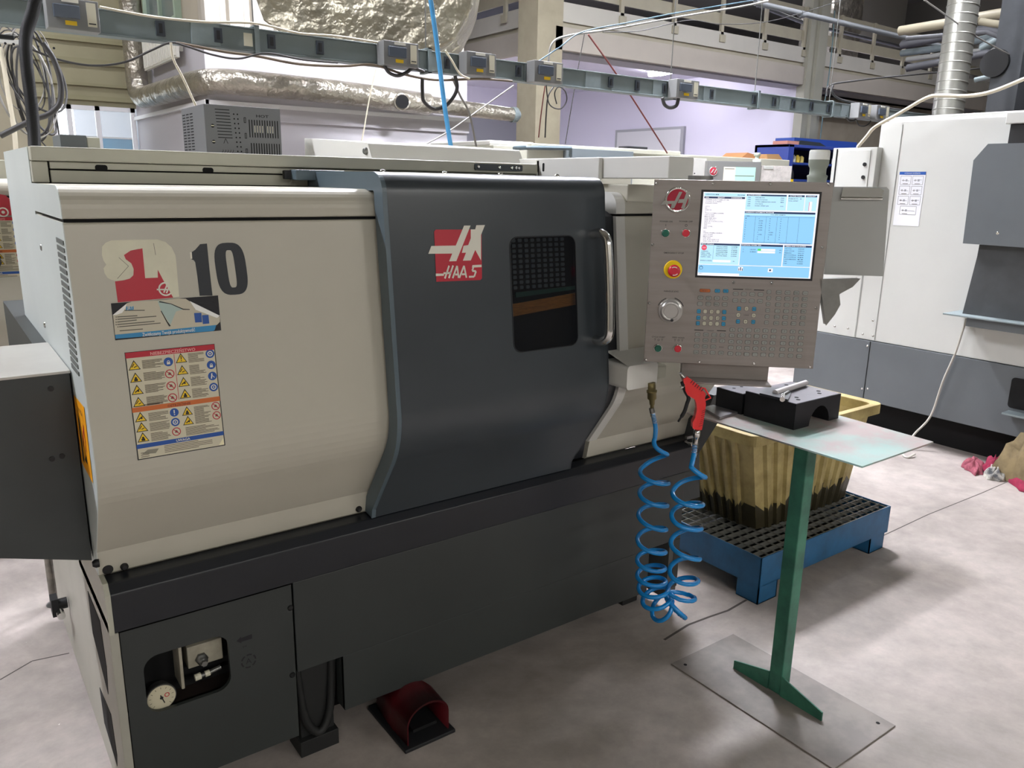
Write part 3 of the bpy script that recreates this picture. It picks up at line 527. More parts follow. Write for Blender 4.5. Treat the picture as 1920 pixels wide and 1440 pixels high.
# screen
SQ=[(0.13474,0.25377),(0.4425,0.25523),(0.43804,0.48406),(0.13418,0.47978)]
s0=Vector(((SQ[0][0]+SQ[3][0])/2,(SQ[0][1]+SQ[1][1])/2)); sw=(SQ[1][0]-SQ[0][0]+SQ[2][0]-SQ[3][0])/2; shh=(SQ[3][1]-SQ[0][1]+SQ[2][1]-SQ[1][1])/2
mb=MB(); mb.M=PM; mb.box(s0.x-.006,s0.x+sw+.006,s0.y-.006,s0.y+shh+.006,-.001,.0012,mat('screen bezel black','17181c',.3)); BZ=mb.build('screen_bezel',PEND,bevel=.0006)
EW=1.0
sW=mat('screen white','f6f4fa',.4,emit=.93); sB=mat('screen light blue','8cc8ef',.4,emit=1.0); sB2=mat('screen pale blue','b6e2f4',.4,emit=1.0); sD=mat('screen title navy','26385e',.4,emit=.8); sT=mat('screen text','2c4868',.4,emit=.5); sG=mat('screen green','52d85c',.4,emit=1); sR=mat('screen red','e0506a',.4,emit=1)
SCR=Decal(PO+PU*s0.x+UP*s0.y+PN*.0014,PU,UP,.00008)
def sx(u): return u/1000*sw
def sy(v): return shh-v/1000*shh
def sr(x0,y0,x1,y1,m,l=2): SCR.rect(sx(x0),sy(y1),sx(x1),sy(y0),m,l)
def st(t,x,y,m=sT,l=4,w=None,h=9): SCR.text(t,sx(x),sy(y),h/1000*shh*1.5,m,l,w=(w/1000*sw if w else None),align=1,bold=.012)
sr(0,0,1000,1000,sW,1); sr(8,10,370,48,sB2); st('OPERATION: MEM',20,28,w=115); st('PROGRAM',300,30,w=60)
sr(10,52,365,74,sD,3); st('O06',20,63,sW,w=30); st('EDIT',130,63,sW,w=60); st('O00006',245,63,sW,w=95)
rr=random.Random(5)
lines=['O00006 (CX17 KM6 2T 24)','(TOOL 6 T 0606)','(GILZA D50)','','(T1)','N1','G28 U0',';','T0101 (CNMG120408) ;','G97 S1200','M03 S1200','G54 G00 X52','G00 Z0 F.2','G01 X-1.6 F0.2 (75) ;','G00 Z2','X46','G01 Z-45','M09','','N2','T0202 (VNMG160404) ;','G97 S1500','M03 S1500','G00 X52','G71 P10 Q20 U.5','G00 X54 Z2 F.25']
for i,t in enumerate(lines):
    if t: st(t,22 if i<3 else 24,92+i*19.6,(mat('screen code grey','5c567c',.4,emit=.5) if i else sD),w=min(len(t)*9.5,175) if i else 205,h=7.5)
sr(375,15,725,200,sB2); sr(380,18,722,35,sD,3); st('ACTIVE CODES',388,26,sW,w=115)
for i,(a_,t,c_) in enumerate([('G00','RAPID MOTION','D00'),('G90','ABSOLUTE POSITION','H00'),('G40','CUTTER COMPENSATION CANCEL','M00'),('G80','CYCLE CANCEL',''),('G54','WORK OFFSET #54','T0101')]):
    st(a_,390,55+i*24,w=25,h=8); st(t,455,55+i*24,w=(80,105,180,70,120)[i],h=8)
    if c_: st(c_,675,55+i*24,w=28,h=8)
sr(735,15,878,200,sB2); sr(738,18,876,38,sD,3); st('ACTIVE TOOL',750,28,sW,w=105); st('NEXT: 2',742,60,w=110,h=8); st('TOOL OFFSET',740,85,w=85,h=8)
sr(885,15,985,200,sB2); sr(888,18,982,38,sD,3); st('COOLANT',896,28,sW,w=75); sr(925,90,945,200,sW,4); sr(920,95,924,200,sR,4)
sr(372,215,985,590,sB); sr(375,216,982,238,sD,3); st('CURRENTLY AUTOMATIC PROGRAM',380,227,sW,w=245)
sr(372,240,985,262,sB2,3); st('TOOL',390,270,w=30,h=8); st('TOOL OFFSET GEOMETRY',600,252,w=130,h=8)
for x in (470,565,660,755,850): sr(x,275,x+1.6,578,sT,4)
sr(375,275,980,277,sT,4)
for i in range(10):
    y=298+i*27; st(str(i+1),385,y,w=7,h=8); st(['0','-0.350','-0.120','-5.000','-0.250','-0.250','0','-3.700','0','0'][i],500,y,w=[6,38,36,36,38,38,6,38,6,6][i],h=8); st(['0','0','0','0','0','0','-0.250','1.600','0','0'][i],595,y,w=[8,8,8,8,8,8,40,36,8,8][i],h=8); st('0',690,y,w=7,h=8)
sr(475,577,700,580,sT,4); sr(700,580,970,588,mat('screen scroll blue','3f78b8',.4,emit=.8),4)
sr(8,605,358,860,sB2); sr(10,606,356,628,sD,3); st('MAIN SPINDLE',16,617,sW,w=110); SCR.circ(sx(42),sy(660),.0075,sR,4,20); SCR.text('STOP',sx(42),sy(660),.003,sW,5,w=.009)
for i,(t,v_) in enumerate([('SPINDLE SPEED','0 RPM'),('SPINDLE LOAD','0.0 KW'),('SURFACE SPEED','0 MPM'),('OVERRIDE RPM','0 RPM'),('FEED RATE','0.0000'),('ACTIVE FEED','0.0000')]): st(t,150,645+i*22,w=100,h=8); st(v_,285,645+i*22,w=50,h=8)
for i,t in enumerate(['OVERRIDES','FEED: 100%','SPINDLE: 100%','RAPID: 100%']): st(t,18,705+i*22,w=(62,80,92,86)[i],h=8)
sr(125,630,126.5,800,sT,4); st('SPINDLE LOAD(%)',14,818,w=105,h=8); sr(128,805,285,832,sW,4); st('0%',305,818,w=15,h=8)
sr(365,605,735,860,sB); sr(367,606,733,628,sD,3); st('POSITION: WORK G54',372,617,sW,w=170)
for i,(t,v_) in enumerate([('X','125.507'),('Z','0.803')]): st(t,385,668+i*28,w=8,h=8); st(v_,450,668+i*28,w=50,h=8); sr(515,657+i*28,670,680+i*28,sW,4); st('6%',705,668+i*28,w=18,h=8)
sr(515,657,545,680,sG,5)
sr(745,605,985,860,sB); sr(747,606,983,628,sD,3); st('TIMERS AND COUNTERS',752,617,sW,w=180)
for i,(t,v_) in enumerate([('THIS CYCLE:','0:00:00'),('LAST CYCLE:','0:02:21'),('REMAINING:','0:01:21'),('M30 COUNTER #1:','585'),('M30 COUNTER #2:','585'),('LOOPS REMAINING:','0'),('VC#1:','0.0000'),('VC#2:','0.0000')]): st(t,752,648+i*25,w=(58,85,62,105,105,108,30,30)[i],h=8); st(v_,870,648+i*25,w=50,h=8)
sr(3,868,985,965,sB); sr(3,965,370,990,sW,4); st('INPUT:',12,975,w=30,h=8); sr(372,965,985,992,sB,4)
for q in (28,): SCR.ring(sx(q),sy(905),.004,.005,sD,5); SCR.line((sx(q)-.003,sy(895)),(sx(q),sy(880)),.0012,sD,5); SCR.line((sx(q)+.003,sy(895)),(sx(q),sy(880)),.0012,sD,5)
sr(358,880,400,930,sW,4); sr(376,885,384,925,sD,5); sr(362,900,368,928,sD,5); sr(392,900,398,928,sD,5); sr(622,890,665,935,sW,4); sr(633,902,650,922,sD,5)
SCR.build('screen_image',BZ)
# keys
KG=mat('key grey','8f918c',.5); KW=mat('key cream','b9b5a2',.5); KB=mat('key blue','2a8cb4',.5); KO=mat('key orange','b8622c',.5); KL=mat('key legend','3a3c3e',.6)
def keyshape(mb,a,b,w,h,m,t):
    mb.prism(rrect(a-w/2-.0007,b-h/2-.0009,a+w/2+.0009,b+h/2+.0005,.003,3),'z',0,.0004,KL); mb.prism(rrect(a-w/2,b-h/2,a+w/2,b+h/2,.0028,3),'z',0,.0022,m); mb.prism(rrect(a-w/2+.0016,b-h/2+.0016,a+w/2-.0016,b+h/2-.0014,.0018,3),'z',.0022,.0034,m)
    if t:
        dd=Decal((0,0,0),(1,0,0),(0,1,0),1); vs,fs=textmesh(t)
        xs=[p[0] for p in vs];ys=[p[1] for p in vs]; W_=max(xs)-min(xs);H_=max(ys)-min(ys)
        k=min((w*.74)/W_,(h*.5)/max(H_,.5)); cx=(max(xs)+min(xs))/2;cy=(max(ys)+min(ys))/2
        mb.add([((p[0]-cx)*k+a,(p[1]-cy)*k+b,.0036) for p in vs],fs,KL)
def grid(rows,txt,w,h,m=KG,skip=()):
    i=0; out=[]
    for r,(A,B,n) in enumerate(rows):
        for c in range(n):
            t=c/(n-1) if n>1 else 0; t_=txt[i] if i<len(txt) else ''
            if (r,c) not in skip: out.append((A[0]+(B[0]-A[0])*t,A[1]+(B[1]-A[1])*t,w,h,m[c] if isinstance(m,list) else m,t_))
            i+=1
    return out
KW_,KH_=.0135,.0095
def rws(pts,n): return [(pts[i],pts[i+1],n) for i in range(0,len(pts),2)]
keys=[]
A=[(0.15853,0.2124),(0.19282,0.21271),(0.21588,0.21307)]
keys+=[(A[0][0],A[0][1],.0285,.0085,KO,'RESET'),(A[1][0],A[1][1],.0135,.009,KB,'F1'),(A[2][0],A[2][1],.0135,.009,KB,'F2')]
keys+=grid(rws([(0.14764,0.19166),(0.21593,0.19235),(0.14767,0.17461),(0.21608,0.17537)],4),['F1','F2','F3','F4','TOOL OFS','NEXT','REL','FACE'],KW_,KH_)
keys+=grid(rws([(0.14593,0.15315),(0.21661,0.15363),(0.14604,0.13467),(0.21683,0.13565),(0.14597,0.11871),(0.21691,0.11932)],5),['CHIP','','-X','','JOG','UP','+Z','JOG','-Z','AUX','DN','','+X','','CLR'],.0098,.0105,[KB,KW,KW,KW,KB])
keys+=grid(rws([(0.1475,0.08667),(0.21743,0.08735),(0.14704,0.07009),(0.21755,0.07041),(0.14709,0.05215),(0.21735,0.05209),(0.14708,0.03502),(0.21702,0.03543)],4),['-10','100','+10','JOG','-10','100','+10','F','5%','25%','50%','','CW','STOP','CCW','100'],KW_,KH_,skip=((2,3),))
keys+=grid(rws([(0.24358,0.20642),(0.31153,0.20665),(0.24396,0.1874),(0.31164,0.18769)],4),['PRGM','POSIT','OFFSET','CURNT','ALARM','PARAM','SETNG','HELP'],KW_,KH_)
for (a,b),m_,t_ in zip([(0.25618,0.16491),(0.29771,0.16515),(0.25644,0.12816),(0.29855,0.1285),(0.27674,0.16524),(0.25569,0.14655),(0.29813,0.14687),(0.27708,0.12853)],(KB,KB,KB,KB,KW,KW,KW,KW),('HOME','PG','END','PG','^','<','>','v')): keys.append((a,b,.0098,.0105,m_,t_))
keys+=grid(rws([(0.33361,0.21455),(0.33364,0.21413),(0.33442,0.19735),(0.33446,0.19693),(0.33442,0.18005),(0.33446,0.17963),(0.33482,0.1627),(0.33486,0.16228),(0.33483,0.14527),(0.33487,0.14485),(0.33479,0.1282),(0.33483,0.12777)],1),['EDIT','MEM','MDI','JOG','ZERO','LIST'],.0105,KH_)
keys+=grid(rws([(0.36045,0.21421),(0.43154,0.21455),(0.36131,0.19703),(0.43169,0.19782),(0.36136,0.17975),(0.43191,0.18019),(0.36145,0.16199),(0.4317,0.1629),(0.36146,0.145),(0.43188,0.14556),(0.36151,0.12753),(0.43207,0.12815)],4),['INS','ALT','DEL','UNDO','SNGL','DRY','OPT','BLK','CNC','COOL','ORI','TAIL','.1','1.','10.','100.','ALL','ORIG','HOME','G28','PRG','SEND','RECV','ERASE'],KW_,KH_)
keys+=grid(rws([(0.38543,0.10494),(0.43242,0.10512),(0.38549,0.08776),(0.43257,0.08798),(0.38555,0.07052),(0.43312,0.0708),(0.3856,0.05321),(0.43326,0.05353),(0.38566,0.03584),(0.4335,0.03534)],3),['7','8','9','4','5','6','1','2','3','-','0','.','CANCEL','SPACE','ENTER'],KW_,KH_)
for k in keys:
    mb=MB(); mb.M=PM; keyshape(mb,*k); o=mb.build('key',PEND)
    if k[4] is not KG: o['label']={KO.name:'orange key',KB.name:'blue key',KW.name:'cream key'}[k[4].name]
alpha=grid(rws([(0.24314,0.10397),(0.35711,0.10509),(0.24285,0.08752),(0.35707,0.08832),(0.24271,0.06929),(0.35711,0.07062),(0.24288,0.0523),(0.35716,0.05285),(0.24308,0.03482),(0.35716,0.03545)],6),list('ABCDEFGHIJKLMNOPQRSTUVWXYZ/;()'),KW_,KH_)
mb=MB(); mb.M=PM
for k in alpha: keyshape(mb,*k)
mb.build('alphabet_keys',PEND)['kind']='stuff'
# bracket, tray, clipboard, beacon
mb=MB(); mb.M=PM; Q=[(0.11273,-0.01156),(0.35991,-0.01462),(0.35989,-0.0626),(0.1195,-0.06459)]
mb.box(Q[0][0],Q[1][0],-.047,.0,-.07,-.03,STEEL); mb.box(Q[0][0]-.0,Q[1][0],-.052,-.047,-.07,.03,STEEL); mb.build('lower_bracket',PEND,bevel=.001)
T_=[(0.47453,0.50199),(0.48921,0.50226),(0.60998,0.50448),(0.61793,0.49609),(0.63044,0.26738),(0.47817,0.26873)]
mb=MB(); mb.M=PM@Matrix.Translation((.0,0,-.03)); cl=[(0.47952,0.50203),(0.61959,0.50382),(0.62754,0.49611),(0.64101,0.26442),(0.48323,0.26484)]
mb.prism([(p[0],p[1]) for p in cl],'z',-.0015,.0015,mat('clipboard grey','a2a4a1',.5)); CB=mb.build('clipboard',PEND); CB['label']='grey metal clipboard plate right of the screen'
mb=MB(); mb.M=mb.M=PM@Matrix.Translation((.0,0,-.03)); q=[(0.5029,0.46914),(0.60851,0.4689),(0.61196,0.49385),(0.60256,0.50075),(0.50518,0.50052)]
mb.prism([(p[0],p[1]) for p in q],'z',.002,.008,CHROME); c1=[(0.50258,0.47192),(0.60995,0.47289)]
mb.tube([(c1[0][0],c1[0][1],.009),(c1[1][0],c1[1][1],.009)],.004,CHROME,10); mb.build('clip',CB,bevel=.001)
BC=[(0.45848,0.5235),(0.45067,0.59572)]
mb=MB(); mb.M=PM; a=BC[0][0]; rb=.026
mb.turn((a,PH-.06,-.12),(0,1,0),[(0,rb),(.07,rb),(.078,rb*1.08),(.082,rb*.86),(.098,rb*.86),(.108,rb*1.05),(.122,rb*1.06)],mat('beacon base grey','8b9186',.5),32)
mb.box(a-.03,a+.0,PH-.05,PH-.02,-.13,-.08,DSTEEL)
BE=mb.build('signal_beacon',PEND); mb=MB(); mb.M=PM; mb.turn((a,PH+.062,-.12),(0,1,0),[(0,rb*1.07),(.022,rb*1.07),(.026,rb*.98)],mat('beacon lens white','d9dbd6',.3),32); mb.build('beacon_lens',BE)
BR=[(0.46504,0.25416),(0.5737,0.25911),(0.55585,0.23563),(0.52276,0.21456),(0.52899,0.18541),(0.51726,0.15699),(0.49682,0.12489)]
mb=MB(); mb.M=PM; mb.prism([(p[0],p[1]) for p in BR],'z',-.03,-.0,DSTEEL); mb.build('tilt_bracket',PEND,bevel=.004)
# cable that runs to arm
# ---------------------------------------------------------------- coiled hose and air gun
HOSE=mat('blue polyurethane hose','0a86d0',.25,coat=.3,spec=.5)
VU=Vector((.80615,-.59172,0)).normalized(); VN=Vector((-.59172,-.80615,0)).normalized()
ct=[(1.533,-0.214,0.92),(1.543,-0.222,0.871),(1.544,-0.222,0.833),(1.544,-0.222,0.798),(1.548,-0.225,0.73),(1.55,-0.227,0.658),(1.551,-0.227,0.585)]+[(1.54,-0.239,0.518),(1.542,-0.241,0.444),(1.545,-0.243,0.372)]+[(1.53,-0.272,0.332),(1.546,-0.284,0.286),(1.571,-0.302,0.264),(1.592,-0.318,0.28),(1.604,-0.326,0.326)]+[(1.555,-0.371,0.435),(1.553,-0.369,0.538)]+[(1.519,-0.394,0.649)]+[(1.505,-0.404,0.724),(1.506,-0.404,0.773),(1.51,-0.407,0.811),(1.512,-0.409,0.844),(1.513,-0.409,0.874)]
cp=smooth_path(ct,14); n=len(cp)
L=[0]
for i in range(1,n): L.append(L[-1]+(cp[i]-cp[i-1]).length)
def idx(k): return L[k*14]
# turns as a function of arc length: sparse at the top, tight at the bottom
ks=[(idx(2),0),(idx(4),.75),(idx(5),1.75),(idx(6),2.7),(idx(7),3.6),(idx(8),4.5),(idx(9),5.8),(idx(10),7.2),(idx(12),9.4),(idx(14),11.2),(idx(15),12.4),(idx(16),13.5),(idx(17),14.5),(idx(18),15.5),(idx(20),16.4)]
ks=ks[:14]+[(idx(20),16.2)]
def turns(s):
    if s<=ks[0][0]: return ks[0][1]
    for (a,ta),(b,tb) in zip(ks,ks[1:]):
        if s<=b: return ta+(tb-ta)*(s-a)/(b-a)
    return ks[-1][1]
def interp(s):
    for i in range(1,n):
        if s<=L[i]:
            t=(s-L[i-1])/max(L[i]-L[i-1],1e-9); return cp[i-1].lerp(cp[i],t), (cp[i]-cp[i-1]).normalized()
    return cp[-1],(cp[-1]-cp[-2]).normalized()
hp=[]; N_=1500
for i in range(N_+1):
    s=L[-1]*i/N_; c,t=interp(s)
    rad=.045*min(1,max(0,(s-idx(2))/(.6*(idx(4)-idx(2)))))*min(1,max(0,(L[-1]-s-.02)/.06)); rad=max(rad,0)
    e1=t.cross(VN).normalized(); ph=2*PI*turns(s)+PI*.2
    hp.append(c+(e1*math.cos(ph)+VN*math.sin(ph))*rad)
HZ=thing('coiled_air_hose','blue coiled air hose hanging from the small white box to the red air gun','hose',tuple(hp[len(hp)//2]))
mb=MB(); mb.tube(hp,.0073,HOSE,10); mb.build('coil',HZ)
for s0_,s1_ in ((hp[0],hp[30]),(hp[-1],hp[-30])):
    d=(s1_-s0_).normalized(); mb=MB(); pts=[]
    for k in range(91): 
        a=k/90*2*PI*9; pts.append(s0_+d*(.04*k/90)+(VU*math.cos(a)+VN*math.sin(a))*.0078)
    mb.tube(pts,.0011,CHROME,5); mb.tube([s0_-d*.012,s0_+d*.004],.0085,DSTEEL,12); mb.build('strain_relief_spring',HZ)
GO=[(1.503,-0.412,0.923)][0]
GUN=thing('air_blow_gun','red air blow gun with a black trigger in front of the control panel','air gun',GO)
def gp(u): return u
gunR=mat('air gun red plastic','e02a2c',.35); 
B0=[(1.466,-0.385,1.072),(1.473,-0.39,1.076),(1.478,-0.394,1.075),(1.491,-0.404,1.064),(1.504,-0.413,1.052),(1.51,-0.417,1.043),(1.519,-0.424,1.031),(1.519,-0.424,1.016),(1.522,-0.426,1.001),(1.522,-0.426,0.985),(1.521,-0.425,0.962),(1.519,-0.424,0.94),(1.517,-0.423,0.922),(1.506,-0.414,0.922),(1.496,-0.407,0.926),(1.495,-0.406,0.944),(1.5,-0.41,0.96),(1.502,-0.412,0.984),(1.5,-0.41,1.0),(1.496,-0.407,1.013),(1.489,-0.402,1.017),(1.479,-0.394,1.025),(1.473,-0.39,1.037),(1.471,-0.389,1.053),(1.467,-0.386,1.062)]
def vprism(mb,pts,t0,t1,m,sm=False):
    a=[Vector(p)+VN*t0 for p in pts]; b=[Vector(p)+VN*t1 for p in pts]; k=len(pts)
    mb.add(a+b,[tuple(range(k))[::-1],tuple(range(k,2*k))],m); mb.add(a+b,[(i,(i+1)%k,k+(i+1)%k,k+i) for i in range(k)],m,sm)
mb=MB(); vprism(mb,B0,-.012,.012,gunR); mb.build('gun_body',GUN,bevel=.004,seg=3)
for (p,q) in zip([(1.487,-0.401,1.069),(1.492,-0.404,1.064),(1.498,-0.408,1.06),(1.503,-0.412,1.055),(1.508,-0.416,1.051),(1.513,-0.42,1.046),(1.522,-0.426,0.983),(1.521,-0.426,0.977),(1.522,-0.426,0.97),(1.521,-0.425,0.964),(1.521,-0.426,0.957),(1.52,-0.425,0.951),(1.519,-0.424,0.945),(1.519,-0.424,0.938)],[(1.483,-0.397,1.06),(1.488,-0.401,1.055),(1.493,-0.405,1.05),(1.498,-0.409,1.046),(1.504,-0.413,1.041),(1.509,-0.416,1.037),(1.514,-0.42,0.978),(1.514,-0.42,0.972),(1.513,-0.42,0.965),(1.514,-0.42,0.959),(1.513,-0.419,0.952),(1.512,-0.419,0.946),(1.511,-0.418,0.94),(1.51,-0.417,0.933)]):
    mb=MB(); vprism(mb,[Vector(p)+VU*.001,Vector(p)-VU*.001,Vector(q)-VU*.001,Vector(q)+VU*.001],.0118,.0130,INK); mb.build('grip_rib',GUN)
NZ=[(1.471,-0.389,1.073),(1.465,-0.384,1.079),(1.461,-0.381,1.086),(1.456,-0.378,1.085)]
mb=MB(); mb.tube(NZ,[.006,.0045,.003,.0025],CHROME,14); mb.build('nozzle',GUN)
TG=[(1.466,-0.385,1.061),(1.475,-0.391,1.034),(1.483,-0.398,1.015),(1.48,-0.396,0.996),(1.476,-0.392,0.972),(1.467,-0.386,0.951),(1.463,-0.383,0.942)]
mb=MB(); mb.tube(smooth_path(TG,5),[.006]*12+[.0055]*12+[.003]*7,RUBBER,10) if len(smooth_path(TG,5))==31 else mb.tube(smooth_path(TG,5),.005,RUBBER,10); mb.build('trigger',GUN)
HK=[(1.508,-0.416,1.044),(1.519,-0.424,1.043),(1.529,-0.431,1.024),(1.534,-0.435,1.015),(1.521,-0.425,1.007)]
mb=MB(); mb.tube(HK,.0025,gunR,8); mb.build('hanging_hook',GUN)
mb=MB(); q=[(1.472,-0.39,1.05),(1.463,-0.383,1.043)]; mb.cyl(q[0],q[1],.005,CHROME,12); q=[(1.483,-0.397,1.017),(1.49,-0.403,1.017)]; mb.cyl(q[0],q[1],.004,CHROME,12); mb.build('trigger_pin',GUN)
q=[(1.509,-0.417,0.928),(1.507,-0.415,0.909),(1.507,-0.415,0.886),(1.507,-0.415,0.87)]
mb=MB(); mb.turn(q[0],Vector(q[3])-Vector(q[0]),[(0,.006),(.006,.006),(.007,.0105),(.030,.0105),(.032,.008),(.05,.007)],CHROME,6); mb.build('gun_coupling',GUN)
# ---------------------------------------------------------------- green stand with plate
GP=mat('green painted steel','3d7d66',.5,noise=.25,nscale=9,col2='2c5d4d'); PLT=mat('worn plate paint','9a8a85',.45,col2='86a39b',nscale=6,bump=.05)
ST=thing('work_stand','green steel post stand with a thin worn top plate in front of the bin','stand',(1.83,-.55,0))
mb=MB(); mb.box(1.665,1.995,-.872,-.252,0,.005,mat('scuffed base plate','857d77',.55,noise=.15,nscale=10,col2='756e69'))
for x,y in ((1.70,-.285),(1.96,-.835)): mb.cyl((x,y,.0051),(x,y,.0056),.006,VOID,14)
mb.build('base_plate',ST,bevel=.001)
mb=MB(); mb.box(1.824,1.872,-.578,-.530,.005,.858,GP); mb.build('post',ST,bevel=.003)
mb=MB(); mb.prism([(-.392,.005),(-.392,.034),(-.53,.070),(-.53,.005)],'x',1.822,1.827,GP); mb.build('gusset',ST,bevel=.0008)
mb=MB(); mb.prism([(-.729,.005),(-.729,.034),(-.578,.075),(-.578,.005)],'x',1.822,1.827,GP); mb.build('gusset',ST,bevel=.0008)
mb=MB(); mb.prism([(1.778,-.776),(2.170,-.774),(2.20,-.15),(1.772,-.145)],'z',.858,.863,PLT); mb.build('top_plate',ST,bevel=.0008)
# black clamping block with half round bore
mb=MB(); BLK=mat('blackened steel','26272b',.42,metal=.4,noise=.25,nscale=14); BT=mat('pale block top','6d6a70',.35,metal=.7,noise=.2,nscale=9)
fr=[(1.905,.8635),(1.905,.948),(2.150,.948),(2.150,.8635),(2.095,.8635)]+[(2.040+.055*math.cos(PI*i/12),.8635+.060*math.sin(PI*i/12)) for i in range(13)]
mb.prism(fr,'y',-.468,-.275,BLK); mb.box(1.907,2.148,-.466,-.277,.9478,.9492,BT)
for x,y in ((1.955,-.44),(1.975,-.42),(2.085,-.43),(2.11,-.41),(1.96,-.31),(2.09,-.30)): mb.cyl((x,y,.949),(x,y,.9498),.007,VOID,12)
o=mb.build('clamping_block',bevel=.012,seg=3); tag(o,'black steel block with a half round bore on the green stand','metal block')
mb=MB(); mb.box(1.905,2.02,-.265,-.155,.8635,.935,BLK); mb.box(1.907,2.018,-.263,-.157,.9345,.936,BT)  # paler top sheet stands in for the highlight on this block
for k in range(2): mb.cyl((1.94+k*.04,-.20,.9362),(1.94+k*.04,-.20,.9366),.006,VOID,12)
tag(mb.build('clamping_block',bevel=.004),'second flat dark block behind the half round bore block','metal block')
mb=MB(); mb.prism([(1.80,-.262),(1.845,-.152),(1.90,-.15),(1.90,-.255)],'z',.8635,.872,mat('bright ground plate','a5a3a6',.3,metal=.75,noise=.12,nscale=8)); tag(mb.build('steel_plate',bevel=.0008),'bright ground steel plate at the left end of the stand top','metal plate')
mb=MB(); mb.tube([(1.93,-.37,.960),(2.135,-.343,.960)],.0095,mat('white rod','cfcacb',.4),14); mb.tube([(2.135,-.343,.960),(2.150,-.341,.960)],[.0095,.003],MATS['white rod'],14); tag(mb.build('paint_marker'),'white rod shaped marker lying on the black block','marker')
mb=MB(); mb.prism([(1.90,-.44),(1.89,-.34),(1.98,-.30),(2.02,-.36),(1.98,-.395)],'z',.950,.958,mat('tool steel','55575a',.3,metal=.9)); mb.cyl((1.885,-.43,.958),(1.93,-.40,.958),.008,CHROME,12); mb.cyl((1.93,-.40,.958),(1.98,-.385,.958),.006,DSTEEL,12)
tag(mb.build('lathe_tool_holder',bevel=.002),'small shiny turning tool lying on the black block','tool')
# ---------------------------------------------------------------- spill pallet and bin
PB=mat('pallet blue paint','1c5f8c',.5,noise=.2,nscale=6,col2='174d70')
PL=thing('spill_pallet','blue steel spill pallet with wire grating on the floor','pallet',(2.72,.15,0))
mb=MB(); mb.box(2.25,3.19,-.165,-.160,.075,.2,PB); mb.box(2.25,3.19,.475,.48,.075,.2,PB); mb.box(2.25,2.255,-.165,.48,.075,.2,PB); mb.box(3.185,3.19,-.165,.48,.075,.2,PB); mb.box(2.25,3.19,-.165,.48,.073,.078,PB)
mb.build('sump_tray',PL,bevel=.001)['label']='blue tray walls'
for x0,x1 in ((2.25,2.37),(3.05,3.165)):
    for y0,y1 in ((-.165,-.06),(.37,.475)):
        mb=MB(); mb.box(x0,x0+.005,y0,y1,0,.075,PB); mb.box(x1-.005,x1,y0,y1,0,.075,PB); mb.box(x0,x1,y0 if y0<0 else y1-.005,y0+.005 if y0<0 else y1,0,.075,PB); mb.box(x0,x1,y0,y1,0,.004,PB); mb.build('foot',PL)
mb=MB(); GA=mat('galvanised grating','9b9a92',.45,metal=.7); z=.196
y=-.155
while y<.476: mb.box(2.256,3.184,y,y+.0022,z-.02,z,GA); y+=.042
x=2.262
while x<3.184: mb.box(x,x+.0022,-.158,.474,z-.006,z,GA); x+=.048
mb.box(2.255,3.185,-.159,-.154,z-.02,z+.002,GA); mb.box(2.255,2.260,-.159,.474,z-.02,z+.002,GA)
mb.box(2.256,3.184,-.159,.474,.08,.082,VOID)
mb.build('wire_grating',PL)['label']='galvanised wire grating'
BINM=mat('oily yellowed plastic','b3a26c',.55,noise=.35,nscale=7,col2='8d7c4c',bump=.1,bscale=90)
OIL=mat('oil soaked plastic','3a3524',.4,noise=.3,nscale=12)
BN=thing('plastic_bin','tall yellowed ribbed plastic bin stained with oil standing on the blue pallet','bin',(2.75,.2,.2))
def binpt(a,b,z,off=0):
    t=(z-.2)/.45; x0=2.435-t*.13;x1=3.13+t*.07;y0=.0-t*.035;y1=.40+t*.03
    return x0,x1,y0,y1
def loop(z):
    x0,x1,y0,y1=binpt(0,0,z); pts=[]
    c=.07; d=.014
    # front run with ribs
    nx=10
    for i in range(nx):
        for k,(f,o) in enumerate(((.0,d),(.12,0),(.5,0),(.62,d))): pts.append((x0+c+(x1-x0-2*c)*(i+f)/nx,y0+o))
    pts.append((x1-c,y0+d)); pts.append((x1-.02,y0+.02)); pts.append((x1,y0+c))
    ny=6
    for i in range(ny):
        for f,o in ((.0,d),(.12,0),(.5,0),(.62,d)): pts.append((x1-o,y0+c+(y1-y0-2*c)*(i+f)/ny))
    pts+= [(x1-.02,y1-.02),(x1-c,y1)]+[(x0+c,y1),(x0+.02,y1-.02)]
    for i in range(ny):
        for f,o in ((.0,d),(.12,0),(.5,0),(.62,d)): pts.append((x0+o,y1-c-(y1-y0-2*c)*(i+f)/ny))
    pts+=[(x0+d,y0+c),(x0+.02,y0+.02)]
    return pts
rings=[.202,.26,.30,.62]; mb=MB(); Ls=[loop(z) for z in rings]; k=len(Ls[0])
for r in range(3):
    v=[(p[0],p[1],rings[r]) for p in Ls[r]]+[(p[0],p[1],rings[r+1]) for p in Ls[r+1]]
    rr_=random.Random(2)
    mb.add(v,[(i,(i+1)%k,k+(i+1)%k,k+i) for i in range(k)],OIL if r==0 else BINM)
